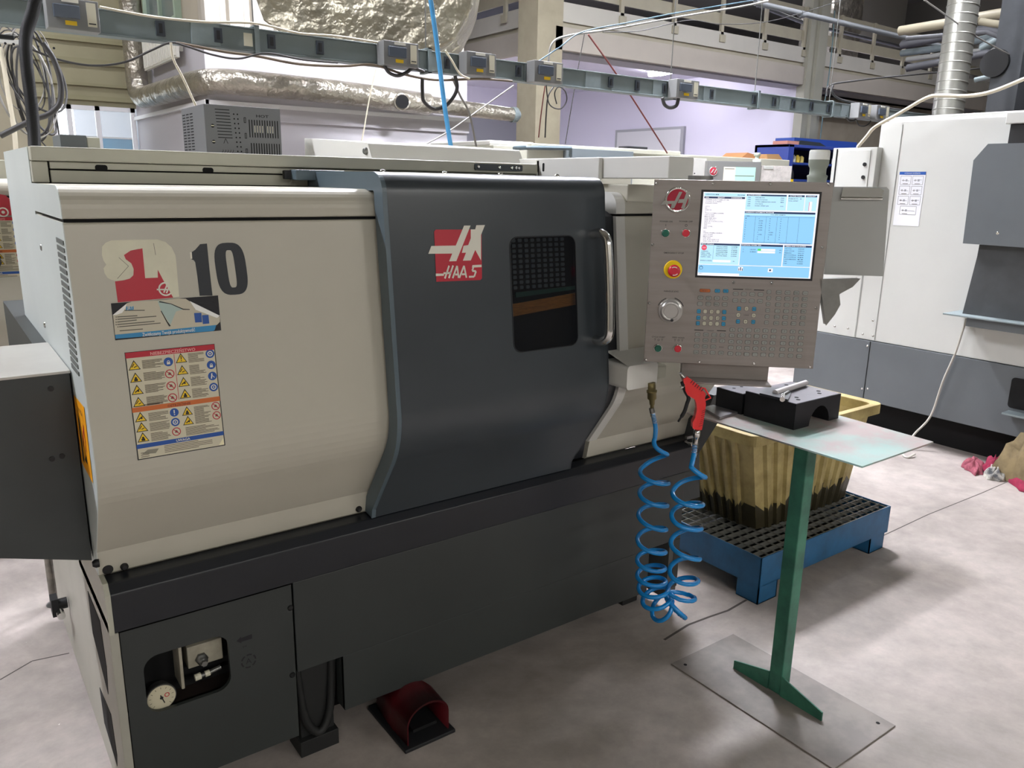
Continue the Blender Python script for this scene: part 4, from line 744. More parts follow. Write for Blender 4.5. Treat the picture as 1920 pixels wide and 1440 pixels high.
# ragged oil tide line as its own faces
rr_=random.Random(9)
v=[(p[0],p[1]-.0006 if i<44 else p[1],rings[1]) for i,p in enumerate(Ls[1])]
for i in range(k):
    a=Ls[1][i];b=Ls[1][(i+1)%k]; h=.02+.05*rr_.random(); h2=.02+.05*rr_.random()
    a2=Ls[3][i];b2=Ls[3][(i+1)%k]; ta=h/.36;tb=h2/.36
    n_=Vector((b[1]-a[1],-(b[0]-a[0]),0)); n_=n_.normalized()*.0006 if n_.length>0 else Vector((0,0,0))
    q=[Vector((a[0],a[1],.26)),Vector((b[0],b[1],.26)),Vector((b[0]+(b2[0]-b[0])*tb,b[1]+(b2[1]-b[1])*tb,.26+h2)),Vector((a[0]+(a2[0]-a[0])*ta,a[1]+(a2[1]-a[1])*ta,.26+h))]
    mb.add([w+n_ for w in q],[(0,1,2,3)],OIL)
mb.add([(p[0],p[1],.204) for p in Ls[0]],[tuple(range(k))],OIL)
mb.build('bin_wall',BN)
x0,x1,y0,y1=binpt(0,0,.65)
mb=MB(); ol=rrect(x0-.012,y0-.012,x1+.03,y1+.012,.04); il=rrect(x0+.02,y0+.02,x1-.02,y1-.02,.03); k=len(ol)
v=[(p[0],p[1],.61) for p in ol]+[(p[0],p[1],.655) for p in ol]+[(p[0],p[1],.655) for p in il]+[(p[0],p[1],.61) for p in il]
f=[]
for r in range(3): f+=[(r*k+i,r*k+(i+1)%k,(r+1)*k+(i+1)%k,(r+1)*k+i) for i in range(k)]
mb.add(v,f,BINM)
il2=rrect(2.47,.03,3.10,.37,.03); v=[(p[0],p[1],.61) for p in il]+[(p[0],p[1],.24) for p in il2]; mb.add(v,[(i,(i+1)%k,k+(i+1)%k,k+i) for i in range(k)]+[tuple(range(k,2*k))],BINM)
mb.build('bin_rim',BN,bevel=.003)
for y in (.05,.30):
    mb=MB(); mb.box(x1+.012,x1+.055,y,y+.08,.52,.545,BINM); mb.box(x1-.01,x1+.03,y,y+.08,.52,.61,BINM); mb.build('bin_handle',BN,bevel=.003)
# ---------------------------------------------------------------- bar feeder box at left
GREYB=mat('feeder dark grey','383c3c',.45,noise=.12,nscale=5)
BF=thing('bar_feeder','dark grey box with pale flat top joined to the left side of the lathe','machine',(-.6,.27,0))
mb=MB(); mb.prism([(-.006,1.178),(-.006,.722),(-.20,.782),(-1.3,1.10),(-1.3,1.178)],'y',.086,.45,GREYB)
for x,z in ((-.045,1.145),(-.060,.985),(-.040,.988)): mb.cyl((x,.086,z),(x,.0835,z),.006,BLACK,12)
mb.build('feeder_body',BF,bevel=.002)
mb=MB(); mb.box(-1.3,-.004,.080,.455,1.176,1.182,mat('pale aluminium lid','c4c2bb',.35,metal=.2,noise=.1,nscale=6)); mb.build('feeder_lid',BF,bevel=.001)['label']='pale flat lid'
mb=MB(); q=[(-0.004,1.373,0.0)][0]; mb.cyl((q[0],q[1],0),(q[0],q[1],1.0),.016,mat('worn pipe','8a857c',.5,metal=.4,noise=.4,nscale=20),16)
mb.cyl((q[0],q[1],0),(q[0],q[1],.004),.03,DSTEEL,16); mb.box(q[0]-.03,q[0]+.03,.3,q[1]+.03,1.0,1.17,GREYB); mb.build('leg',BF)['label']='worn round steel leg'
# ---------------------------------------------------------------- red foot pedal
PDR=mat('pedal red','560e17',.45,noise=.2,nscale=8)
FP=thing('foot_pedal','red hooded foot pedal on the floor under the lathe','pedal',(.79,-.02,0))
mb=MB(); hp_=[(.715,.012),(.715,.075)]+[(.785-.07*math.cos(math.radians(a)),.075+.055*math.sin(math.radians(a))) for a in range(15,180,15)]+[(.855,.075),(.855,.012)]
v=[];m_=len(hp_)
for (y,sx_,sz_) in ((-.11,1,1),(-.02,1.02,1.05),(.10,.9,.85)):
    for p in hp_: v.append((.785+(p[0]-.785)*sx_,y,p[1]*sz_))
    for p in hp_: v.append((.785+(p[0]-.785)*sx_*.94,y,p[1]*sz_*.95))
S=2*m_; f=[]
for r in (0,1):
    for i in range(m_-1): f.append((r*S+i,r*S+i+1,(r+1)*S+i+1,(r+1)*S+i)); f.append((r*S+m_+i,r*S+m_+i+1,(r+1)*S+m_+i+1,(r+1)*S+m_+i))
for i in range(m_-1): f.append((i,i+1,m_+i+1,m_+i))
f.append(tuple(range(2*S,2*S+m_)))
mb.add(v,f,PDR,True); mb.build('pedal_hood',FP)['label']='red rounded hood'
mb=MB(); mb.box(.70,.87,-.125,.12,0,.012,RUBBER); mb.build('pedal_base',FP,bevel=.003)
mb=MB(); mb.prism([(-.09,.03),(.06,.05),(.06,.06),(-.09,.04)],'x',.745,.825,BLACK); mb.build('treadle',FP)
# ---------------------------------------------------------------- white machine on the right
WM2=mat('right machine white','c3c4bf',.4,noise=.04,nscale=2); DG2=mat('right machine slate','5e6366',.45,noise=.08,nscale=3)
RM=thing('machining_centre','big white machine with slate grey base along the right edge','machine',(5.6,.2,0))
mb=MB(); mb.box(4.80,6.6,-2.6,1.05,.625,2.02,WM2); mb.build('enclosure',RM,bevel=.005)
mb=MB(); mb.box(4.797,4.80,.905,.909,.63,2.0,mat('panel seam grey','9a9b97',.6)); mb.box(4.797,4.80,1.042,1.046,.63,1.8,MATS['panel seam grey']); mb.build('panel_seam',RM)
mb=MB(); mb.box(4.79,6.5,-2.6,1.48,.215,.622,DG2); mb.box(4.787,4.79,.925,.93,.22,.62,VOID); mb.build('base_skirt',RM,bevel=.003)['label']='slate grey base skirt'
mb=MB(); mb.box(4.95,6.4,-2.5,1.40,0,.215,VOID); mb.build('plinth',RM)
mb=MB(); mb.box(4.80,6.3,1.05,1.47,.625,1.30,WM2); mb.build('rear_lower_panel',RM,bevel=.003)
mb=MB(); mb.box(4.74,5.3,1.02,1.33,1.30,1.865,WM2)
EB=mb.build('electrical_cabinet',RM,bevel=.003); mb=MB(); mb.box(4.735,4.74,1.06,1.27,1.32,1.85,WM2); mb.box(4.737,4.741,1.295,1.305,1.3,1.86,VOID)
for z in (1.68,1.76): mb.cyl((4.735,1.09,z),(4.728,1.09,z),.012,BLACK,14)
mb.build('cabinet_door',EB,bevel=.002)
mb=MB(); mb.box(4.85,6.4,-.1,1.03,2.02,2.05,WM2); mb.box(4.83,5.4,.25,.95,2.02,2.03,WM2); mb.build('roof_cover',RM,bevel=.003)
pt=[(p[1],p[2]) for p in [(4.76,0.359,1.773),(4.76,0.295,1.86),(4.76,0.163,1.856),(4.76,0.078,1.33),(4.76,0.347,1.312),(4.76,0.348,1.358)]]
mb=MB(); mb.prism([(pt[0][0],pt[0][1]),(pt[1][0],pt[1][1]),(-2.4,pt[1][1]),(-2.4,pt[4][1]),(pt[4][0],pt[4][1])],'x',4.60,4.795,DG2); screw(mb,(4.60,.17,1.38),(-1,0,0),.01,CHROME); 
DH=mb.build('door_hood',RM,bevel=.006); DH['label']='slate grey door hood with a cut corner'
pt=[(p[1],p[2]) for p in [(4.72,0.292,1.308),(4.72,0.294,1.24),(4.72,0.317,0.886),(4.72,0.004,0.886),(4.72,-0.018,0.834)]]
mb=MB(); mb.prism([(pt[0][0]-.01,pt[0][1]),(pt[1][0]-.01,pt[1][1]),(pt[2][0],pt[2][1]),(-2.4,pt[2][1]),(-2.4,pt[0][1])],'x',4.66,4.797,mat('dark rubber grey','434648',.6,noise=.2,nscale=6)); mb.build('chip_guard',RM,bevel=.003)
mb=MB(); mb.box(4.58,4.797,-2.4,.39,.895,.905,GALV); mb.box(4.62,4.797,-2.4,.27,.84,.895,DG2); mb.build('drip_tray',RM,bevel=.002)
mb=MB(); mb.box(4.60,4.797,-2.4,.195,1.855,1.96,BLACK); mb.box(4.58,4.80,-2.4,.215,1.96,2.02,WM2); mb.build('top_housing',RM,bevel=.004)
mb=MB(); mb.prism(rrect(-.35,.38,.04,.56,.02),'x',4.785,4.79,VOID); mb.box(4.70,4.79,-.5,.03,.352,.362,GALV); mb.build('skirt_opening',RM)
for y,z in ((.915,.66),(.99,.66),(.93,.76),(1.10,.68),(1.2,.68),(.945,.585),(.945,.29),(.905,.30)):
    mb=MB(); screw(mb,(4.79,y,z),(-1,0,0),.008,CHROME); mb.build('screw',RM)
q=[(4.798,0.893,1.712),(4.798,0.731,1.719),(4.798,0.707,1.388),(4.798,0.878,1.382)]
q=[(p[1],p[2]) for p in q]; yc0,yc1=(q[0][0]+q[3][0])/2,(q[1][0]+q[2][0])/2; z0,z1=(q[2][1]+q[3][1])/2,(q[0][1]+q[1][1])/2
d=Decal((4.799,yc0,z0),(0,-1,0),(0,0,1),.0006); w=yc0-yc1; h=z1-z0
d.slab(0,0,w,h,mat('schematic paper','dcdde2',.5),.0005); d.rect(0,h*.945,w,h,BLUV,2); d.text('HYDRAULIC SCHEMATIC',w/2,h*.972,h*.02,OFFW,3,w=w*.6)
for c in range(2):
    for r in range(4):
        X0=w*(.07+.46*c);X1=X0+w*.40;Y1=h*(.92-r*.185);Y0=Y1-h*.155
        if r==3: 
            if c: continue
            X0=w*.2;X1=w*.82
        for a,b in (((X0,Y0),(X1,Y0)),((X0,Y1),(X1,Y1)),((X0,Y0),(X0,Y1)),((X1,Y0),(X1,Y1))): d.line(a,b,.0018,INKG,2)
        yy=(Y0+Y1)/2
        d.line((X0+w*.05,yy),(X1-w*.05,yy+h*.02*(c-.5)),.0018,INKG,2); d.ring(X0+w*.11,yy,w*.02,w*.032,INKG,2,12); d.rect(X0+w*.2,yy-h*.02,X0+w*.27,yy+h*.02,mat('schematic grey','9fa0a6',.6),2); d.line((X0+w*.1,Y0+h*.015),(X0+w*.3,Y0+h*.015),.003,INKG,2)
d.build('schematic_label',RM)
cb=[(4.76,0.332,0.862),(4.76,0.343,0.789),(4.76,0.367,0.636),(4.76,0.411,0.459),(4.76,0.453,0.225),(4.76,0.488,0.067),(4.76,0.527,-0.045)]
cc=smooth_path([(4.76,p[1],p[2]) for p in cb[:5]]+list([(4.363,0.3,0.189)])[:0]+[(4.70,cb[5][1]+.02,.10),(4.62,.52,.006),(4.52,.47,.006),(4.50,.43,.006),(4.56,.42,.02)],8)
mb=MB(); mb.tube(cc,.007,mat('grey cable sheath','b3b0a8',.5),8); tag(mb.build('power_cable'),'light grey cable hanging down the right machine to the floor','cable')
# rags and bag by the right machine
def blob(name,pts,hgt,m,seed,label,cat,parent=None,n=22,zb=0):
    rr=random.Random(seed); mb=MB(); xs=[p[0] for p in pts];ys=[p[1] for p in pts]
    cx=sum(xs)/len(xs);cy=sum(ys)/len(ys); rings_=7; v=[];f=[]; k=len(pts)*4
    P=[]
    for i in range(len(pts)):
        a=Vector(pts[i]);b=Vector(pts[(i+1)%len(pts)])
        for j in range(4): P.append(a.lerp(b,j/4)*1.0)
    ph=[rr.random()*6 for _ in range(6)]
    for r in range(rings_):
        t=r/(rings_-1); s=math.cos(t*PI/2)**.7 if r<rings_-1 else .02
        for i,p in enumerate(P):
            a=2*PI*i/k; fold=1+.10*math.sin(a*7+ph[0]+t*3)+.06*math.sin(a*13+ph[1]-t*5)
            z=hgt*math.sin(t*PI/2)*(1+.35*math.sin(a*5+ph[2]+t*4)*(t<.95)+.18*math.sin(a*11+ph[3]))
            v.append((cx+(p.x-cx)*s*fold,cy+(p.y-cy)*s*fold,zb+max(z,.002)+(0 if r else 0)))
    for r in range(rings_-1):
        for i in range(k): f.append((r*k+i,r*k+(i+1)%k,(r+1)*k+(i+1)%k,(r+1)*k+i))
    f.append(tuple(range((rings_-1)*k,rings_*k)))
    mb.add(v,f,m,True); mb.add([v[i] for i in range(k)],[tuple(range(k))],m)
    return tag(mb.build(name),label,cat)
q=[(4.617,0.165,0.0),(4.795,0.207,0.0),(4.781,0.147,0.0),(4.716,0.078,0.0),(4.591,0.032,0.0),(4.535,0.048,0.0),(4.586,0.12,0.0)]
blob('cleaning_rag',[(p[0],p[1]) for p in q],.045,mat('pink print cloth','98505c',.9,noise=.5,nscale=60,col2='7a3a48'),1,'crumpled pink patterned rag at the left of the rag pile','rag')
q=[(4.677,0.082,0.0),(4.848,0.115,0.0),(4.861,0.072,0.0),(4.786,-0.011,0.0),(4.645,-0.056,0.0),(4.584,0.005,0.0)]
blob('cleaning_rag',[(p[0],p[1]) for p in q],.06,mat('crimson cloth','86183a',.9,noise=.3,nscale=30),4,'small crimson rag between the patterned rag and the white glove','rag')
q=[(4.613,0.039,0.0),(4.704,0.043,0.0),(4.713,-0.027,0.0),(4.672,-0.073,0.0),(4.574,-0.1,0.0),(4.527,-0.049,0.0),(4.536,-0.004,0.0)]
GV=blob('work_glove',[(p[0],p[1]) for p in q],.05,mat('glove white knit','bdb9ad',.9,noise=.5,nscale=14,col2='4a4c50'),6,'grey and white work glove lying on the rags','glove')
q=[(4.814,-0.008,0.0),(4.835,-0.107,0.0),(4.622,-0.287,0.0),(4.44,-0.305,0.0),(4.476,-0.237,0.0),(4.578,-0.113,0.0)]
blob('cleaning_rag',[(p[0],p[1]) for p in q],.05,MATS['crimson cloth'],8,'large crimson rag at the right edge beside the tan sack','rag')
q=[(4.62,-.02),(4.50,-.30),(4.60,-.50),(4.74,-.30),(4.72,.02)]
blob('tan_sack',[(p[0],p[1]) for p in q],.24,mat('tan sacking','7c6c4c',.8,noise=.35,nscale=12),3,'slumped tan sack against the slate base at the right edge','sack')
mb=MB(); rr=random.Random(11); CH=mat('metal chip bright','d8d6d0',.3,metal=.6)
for i in range(130):
    x=rr.uniform(-1.2,4.6);y=rr.uniform(-1.4,1.8)
    if -.05<x<2.1 and y>-.1: x=-.1-rr.random()*1.1
    if 1.6<x<2.05: continue
    s=rr.uniform(.002,.005); a=rr.random()*6; mb.add([(x,y,.0015),(x+s*math.cos(a),y+s*math.sin(a),.0035),(x-s*math.sin(a)*.6,y+s*math.cos(a)*.6,.002)],[(0,1,2)],CH)
tag(mb.build('metal_swarf'),'tiny bright metal chips scattered over the floor','swarf',kind='stuff')
# ---------------------------------------------------------------- louvred resistor box on the roof
RB=thing('resistor_box','grey perforated box marked HOT on top of the lathe roof','electrical box',(.70,.99,1.665))
RBG=mat('resistor box grey','6f7073',.5,metal=.2); x0,x1,y0,y1,z0,z1=.572,.830,.96,1.24,1.665,1.836
mb=MB(); mb.box(x0,x1,y0,y1,z0,z1,RBG); mb.build('box_body',RB,bevel=.002)
mb=MB(); d=Decal((x0,y0,z0),(1,0,0),(0,0,1),.0004); W_=x1-x0;H_=z1-z0
q=lambda u,v: ((u-430)/1360*W_, H_-(v-125)/740*H_+(u-430)/1360*.002)
def bar(u0,v0,u1,v1,m=VOID,l=1): a=q(u0,v0);b=q(u1,v1); d.rect(min(a[0],b[0]),min(a[1],b[1]),max(a[0],b[0]),max(a[1],b[1]),m,l)
for i in range(10): bar(615+i*3,185+i*43,868+i*3,197+i*43)
for c in range(2):
    for i in range(9): a=q(940+c*65+i*4,245+i*65); d.circ(a[0],a[1],.0026,VOID,1,12)
for i in range(12):
    u=1200+i*47; bar(u,310,u+18,560); bar(u+15,640,u+33,860)
    if i in (2,3,4,5,7,8,9): bar(u+4,390,u+15,490,CREAM,2)
d.text('HOT',q(1455,245)[0],q(0,245)[1],.009,VOID,1,w=.043,bold=.01)
for v in (260,480,700): a=q(1130,v+60); d.rect(a[0]-.003,a[1]-.009,a[0]+.004,a[1]+.009,VOID); d.rect(a[0]-.001,a[1]-.007,a[0]+.002,a[1]+.007,RBG,2)
for v in (420,640): a=q(560,v); d.circ(a[0],a[1],.006,VOID,1,16); d.rect(a[0]-.005,a[1]-.001,a[0]+.005,a[1]+.002,CREAM,2)
a=q(770,590); d.line((a[0]-.007,a[1]-.016),(a[0],a[1]),.0016,VOID); d.line((a[0]+.007,a[1]-.016),(a[0],a[1]),.0016,VOID)
for i in range(5): a=q(690+i*45,760); d.ring(a[0],a[1],.004,.0055,VOID,1,10,-PI*.5,PI*.2)
d.build('front_perforation',RB)
d=Decal((x0,y1,z0),(0,-1,0),(0,0,1),.0004)
for i in range(15):
    for c in range(3): d.rect(.012+c*.047,.008+i*.0098,.048+c*.047,.012+i*.0098,VOID)
d.build('side_perforation',RB)
mb=MB(); mb.box(.13,.20,.86,1.02,1.665,1.715,mat('dark grey plastic','5c6163',.5)); mb.box(.20,.235,.86,1.02,1.665,1.710,BEIGE); mb.box(.13,.30,.84,.858,1.665,1.672,GALV)
tag(mb.build('junction_box',bevel=.003),'small grey and beige box on the roof by the ribbed conduit','electrical box')
# ================================================================ the hall
FLM=mat('hall floor concrete','7d756f',.55,bump=.04,bscale=30)
nt=FLM.node_tree; N=nt.nodes; L=nt.links; b=N['Principled BSDF']; tc=N.new('ShaderNodeTexCoord')
n1=N.new('ShaderNodeTexNoise'); n1.inputs['Scale'].default_value=.9; n1.inputs['Detail'].default_value=10; n1.inputs['Roughness'].default_value=.65; n1.inputs['Distortion'].default_value=.6
n2=N.new('ShaderNodeTexNoise'); n2.inputs['Scale'].default_value=9; n2.inputs['Detail'].default_value=8; n2.inputs['Roughness'].default_value=.7
L.new(tc.outputs['Object'],n1.inputs[0]); L.new(tc.outputs['Object'],n2.inputs[0])
r1=N.new('ShaderNodeValToRGB'); r1.color_ramp.elements[0].position=.36; r1.color_ramp.elements[1].position=.66
r1.color_ramp.elements[0].color=(*lin('8f8782'),1); r1.color_ramp.elements[1].color=(*lin('b9b0aa'),1); L.new(n1.outputs['Fac'],r1.inputs[0])
r2=N.new('ShaderNodeValToRGB'); r2.color_ramp.elements[0].position=.3; r2.color_ramp.elements[1].position=.7
r2.color_ramp.elements[0].color=(.78,.78,.77,1); r2.color_ramp.elements[1].color=(1.08,1.06,1.05,1); L.new(n2.outputs['Fac'],r2.inputs[0])
mx=N.new('ShaderNodeMix'); mx.data_type='RGBA'; mx.blend_type='MULTIPLY'; mx.inputs[0].default_value=1
L.new(r1.outputs[0],mx.inputs[6]); L.new(r2.outputs[0],mx.inputs[7]); L.new(mx.outputs[2],b.inputs['Base Color'])
def floorobj(name,mb):
    me_o=mb.build(name); me_o['kind']='structure'; return me_o
mb=MB(); mb.box(-7,18,-6,14,-.1,0,FLM); floorobj('floor',mb)
CR=mat('floor joint dark','4e4945',.9)
mb=MB()
def strip(pts,w):
    for a,b_ in zip(pts,pts[1:]):
        a=Vector((a[0],a[1],0));b_=Vector((b_[0],b_[1],0)); e=(b_-a).cross(Vector((0,0,1))).normalized()*w/2
        mb.quad([a-e+Vector((0,0,.0008)),b_-e+Vector((0,0,.0008)),b_+e+Vector((0,0,.0008)),a+e+Vector((0,0,.0008))],CR)
strip([(3.288,-0.097,0.0),(3.729,-0.089,0.0),(4.274,-0.104,0.0),(4.801,-0.106,0.0)],.006)
strip([(1.759,-0.131,0.0),(1.909,-0.111,0.0),(2.02,-0.118,0.0),(2.118,-0.128,0.0),(2.247,-0.116,0.0)],.010)
strip([(-0.215,0.935,0.0),(-0.118,0.996,0.0),(-0.009,0.978,0.0)],.006)
struct(mb,'trim_1')
CEIL=mat('ceiling dim grey','8d8a80',.8,noise=.1,nscale=1)
WALLB=mat('plaster warm grey','a8a08e',.8,noise=.08,nscale=2)
WH=mat('plaster white','bcb9be',.7); WHC=mat('plaster cool white','d7d4e4',.7); GRYW=mat('wall slate grey','8a8b92',.8)
YG=mat('yellow green sandwich panel','989275',.6,noise=.1,nscale=2)
mb=MB(); mb.box(-7,18,-6,9.2,5.6,5.7,CEIL); mb.box(2.1,18,9.2,14,5.6,5.7,CEIL); struct(mb,'ceiling')
mb=MB(); mb.box(-7,18,-6.1,-6,0,5.6,mat('front wall dim','6d6a64',.8)); struct(mb,'wall_front')
mb=MB(); mb.box(-7.1,-7,-6,9.2,0,5.6,WALLB); struct(mb,'wall_left')
mb=MB(); mb.box(18,18.1,-6,14,0,5.6,mat('right wall dim','77746c',.8)); struct(mb,'wall_right')
mb=MB(); mb.box(2.1,18,14,14.1,0,5.6,GRYW); mb.box(2.1,2.16,9.1,14,0,5.6,GRYW); struct(mb,'wall_back')
# exterior side bay with the bright window (left rear)
wz0,wz1=1.0,2.40
mb=MB(); mb.box(-7,1.15,9.1,9.2,0,5.6,YG); mb.box(1.15,2.04,9.1,9.2,0,wz0,YG); mb.box(1.15,2.10,9.1,9.2,wz1,5.6,YG)
for z,h in ((2.46,.05),(2.62,.03),(2.86,.06),(3.10,.04),(3.3,.05)): mb.box(-7,2.04,9.06,9.1,z,z+h,mat('panel rib','8f8a6c',.7))
struct(mb,'wall_rear_left')
FR=mat('window frame white','e4e4e6',.5)
mb=MB(); 
for x in (1.15,1.30,1.60,1.99): mb.box(x,x+.05,9.08,9.13,wz0,wz1,FR)
mb.box(1.15,2.04,9.08,9.13,wz1-.05,wz1,FR); mb.box(1.15,2.04,9.08,9.13,wz0,wz0+.05,FR); struct(mb,'window_1')
g=bpy.data.materials.new('window clear glass'); g.use_nodes=True; gb=g.node_tree.nodes['Principled BSDF']; gb.inputs['Alpha'].default_value=.12; gb.inputs['Roughness'].default_value=.05; MATS['g']=g
mb=MB(); mb.box(1.19,2.0,9.10,9.104,wz0,wz1,g); o=struct(mb,'window_2')
mb=MB(); mb.box(.6,2.1,9.7,9.75,.8,2.06,mat('blue lorry side','6fb4dc',.5)); mb.box(.6,2.1,9.68,9.76,2.06,2.08,FR); tag(mb.build('blue_fence'),'light blue boarded fence seen through the bright window','fence')
# white two storey partition with ledge
mb=MB(); mb.box(2.06,4.92,6.10,6.2,0,2.95,WH); mb.box(2.06,2.16,6.2,9.1,0,2.95,WH)
struct(mb,'wall_partition')
mb=MB(); mb.box(2.03,4.95,6.06,6.10,2.26,2.30,FR); mb.box(2.02,2.06,6.06,9.1,2.26,2.30,FR); mb.box(2.05,4.93,6.07,6.10,2.14,2.26,WH); struct(mb,'trim_2')
CLD=mat('corrugated cladding','b4aea2',.5,metal=.1)
mb=MB(); x=2.06; prof=[]
while x<4.9:
    prof+=[(x,6.10),(x+.02,6.06),(x+.15,6.06),(x+.17,6.10)]; x+=.22
prof2=prof+[(prof[-1][0],6.2),(2.06,6.2)]
mb.prism(prof2,'z',2.95,4.6,CLD); mb.box(2.06,2.10,6.2,9.1,2.95,4.6,WALLB); struct(mb,'wall_cladding')
mb=MB(); GF=mat('green window frame','8fa08c',.6)
for y in (6.75,7.35,8.0): mb.box(2.0,2.06,y,y+.06,3.12,4.5,GF)
mb.box(2.0,2.06,6.75,8.06,3.06,3.12,GF); mb.box(2.03,2.055,6.8,8.0,3.12,4.5,mat('office pane dim','5e6a68',.15)); struct(mb,'window_3')
mb=MB(); RD=mat('radiator enamel','d9d7cd',.5); mb.box(1.955,1.985,6.65,8.0,2.72,3.04,RD)
for i in range(18): mb.box(1.94,1.955,6.68+i*.073,6.72+i*.073,2.74,3.02,RD)
mb.box(1.985,2.06,6.8,6.84,2.8,2.9,RD); mb.box(1.985,2.06,7.8,7.84,2.8,2.9,RD)
tag(mb.build('radiator'),'white ribbed radiator high on the office wall under the window','radiator')
# mezzanine
BRD=mat('mezzanine white board','b6b3aa',.6,noise=.05,nscale=2); BRD2=mat('mezzanine pale board','ada69c',.6,noise=.06,nscale=2); TAN=mat('tan painted steel','a39d8a',.55,noise=.08,nscale=3)
mb=MB(); mb.box(6.45,18,6.46,6.52,3.575,3.80,BRD); mb.box(6.45,18,6.49,6.54,3.51,3.575,TAN); mb.box(6.45,18,6.44,6.52,3.24,3.51,BRD2); mb.box(6.45,18,6.52,6.9,3.22,3.26,mat('soffit grey','9b9aa0',.7)); 
mb.box(6.39,6.45,6.86,14,3.575,3.80,BRD); mb.box(6.43,6.47,6.86,14,3.51,3.575,TAN); mb.box(6.37,6.45,6.86,14,3.24,3.51,BRD2)
struct(mb,'trim_3')
mb=MB(); mb.box(6.47,18,6.55,14,3.56,3.62,WHC); struct(mb,'ceiling_mezzanine')
mb=MB(); mb.box(6.45,18,6.50,6.53,3.90,4.06,TAN); mb.box(6.40,6.43,6.86,14,3.90,4.06,TAN); mb.box(6.45,18,6.50,6.54,4.32,4.40,TAN); mb.box(6.40,6.44,6.86,14,4.32,4.40,TAN)
x=7.55
while x<17.5: mb.box(x,x+.06,6.46,6.50,3.72,4.4,TAN); mb.box(x-.03,x+.09,6.44,6.46,3.66,3.76,TAN); x+=1.0
y=7.4
while y<13: mb.box(6.36,6.40,y,y+.06,3.72,4.4,TAN); mb.box(6.34,6.36,y-.03,y+.09,3.66,3.76,TAN); y+=1.0
tag(mb.build('mezzanine_railing'),'tan painted steel railing along the mezzanine edge','railing')
CON=mat('column concrete','9c947f',.7,noise=.12,nscale=4)
mb=MB(); mb.box(6.16,6.56,6.44,6.84,0,5.6,CON); struct(mb,'trim_4')
mb=MB(); mb.box(11.62,12.10,6.40,6.56,0,5.6,mat('steel column grey green','9a998c',.55)); mb.box(11.78,11.94,6.34,6.40,0,5.6,MATS['steel column grey green']); struct(mb,'trim_5')
mb=MB(); mb.box(.0,.37,3.46,3.8,0,5.6,CON); struct(mb,'trim_6')
mb=MB(); mb.box(11.72,11.82,6.56,14,0,3.56,WHC); struct(mb,'wall_white_room')
mb=MB(); mb.box(11.66,11.72,8.98,10.86,1.9,2.71,mat('door frame grey','9fa0a4',.6)); mb.box(11.65,11.66,9.05,10.79,1.0,2.66,mat('door leaf pale','cfcfd2',.5)); mb.box(11.66,11.72,8.98,10.86,0,1.9,MATS['door leaf pale']); struct(mb,'door_1')
mb=MB(); mb.box(7.2,11.72,12.9,13.0,3.05,3.56,WHC); mb.box(7.0,11.72,12.92,13.0,0,3.05,GRYW); struct(mb,'wall_room_back')
mb=MB(); mb.box(12.1,18,7.2,7.3,0,3.24,mat('plywood grey beige','a09788',.7,noise=.15,nscale=2)); struct(mb,'wall_right_bay')
LAMP=mat('lamp white','f4f4ff',.4,emit=30)
lampn=0
def linear(x0,y0,x1,y1,z,label,e=30,energy=None,w=.14,parent=None,grp=None):
    mb=MB(); m=mat('lamp white %d'%e,'fdf8f2',.4,emit=e); c=MATS['window frame white'] if 'window frame white' in MATS else FR
    mb.box(x0-.02,x1+.02,y0-.02,y1+.02,z,z+.06,c); mb.box(x0,x1,y0,y1,z-.03,z,m); o=mb.build('unseen_lamp'); tag(o,label,'lamp',grp); return o
# lamps under mezzanine
q=[(10.416,8.727,3.5),(10.436,8.516,3.5),(10.449,8.503,3.5),(10.31,7.911,3.5)]
T=mat('tube white','f6f4ff',.4,emit=60)
mb=MB(); mb.tube([q[0],q[1]],.045,T,12); mb.box(q[0][0]-.05,q[1][0]+.05,q[0][1]-.06,q[0][1]+.06,3.54,3.56,FR); tag(mb.build('tube_lamp'),'shorter glowing tube on the white room ceiling behind the busbar','lamp','tube lamps in the white room')
mb=MB(); mb.tube([q[2],q[3]],.05,T,12); mb.box(q[2][0]-.05,q[3][0]+.05,q[3][1]-.06,q[3][1]+.06,3.55,3.56,FR); tag(mb.build('tube_lamp'),'longer brighter glowing tube on the white room ceiling behind the busbar','lamp','tube lamps in the white room')
mb=MB(); mb.tube([(q[0][0]-3,q[0][1]+.1,3.52),(q[3][0],q[3][1],3.545)],.012,GALV,8); tag(mb.build('lamp_track'),'thin metal track leading to the tube lamps in the white room','lamp track')
# ---------------------------------------------------------------- ducts
FOIL=mat('foil insulation','b5afa2',.3,metal=.8,noise=.3,nscale=5,bump=1,bscale=7,bdist=.06)
def ductthing(name,label,pts,r,m=FOIL,n=28,k=6):
    mb=MB(); mb.tube(smooth_path(pts,k),r,m,n); return tag(mb.build(name),label,'duct')
ductthing('ventilation_duct','foil wrapped round duct that drops then bends over the white partition',[(1.90,8.15,5.5),(1.90,8.15,3.0),(1.90,8.15,2.60),(1.91,8.05,2.46),(1.92,7.8,2.44),(1.95,7.0,2.44),(2.0,6.3,2.45),(2.12,5.97,2.455),(2.5,5.90,2.455),(3.4,5.90,2.44),(4.3,5.90,2.40)],.112)
mb=MB(); mb.tube([(4.25,5.90,2.405),(4.35,5.90,2.40),(5.40,5.90,2.365)],[.107,.085,.075],FOIL,28); mb.turn((5.40,5.90,2.365),(1,0,0),[(0,.085),(.06,.085),(.08,.05),(.10,.05)],GALV,24)
o=mb.build('ventilation_duct'); tag(o,'narrower foil duct section with capped end near the concrete column','duct')
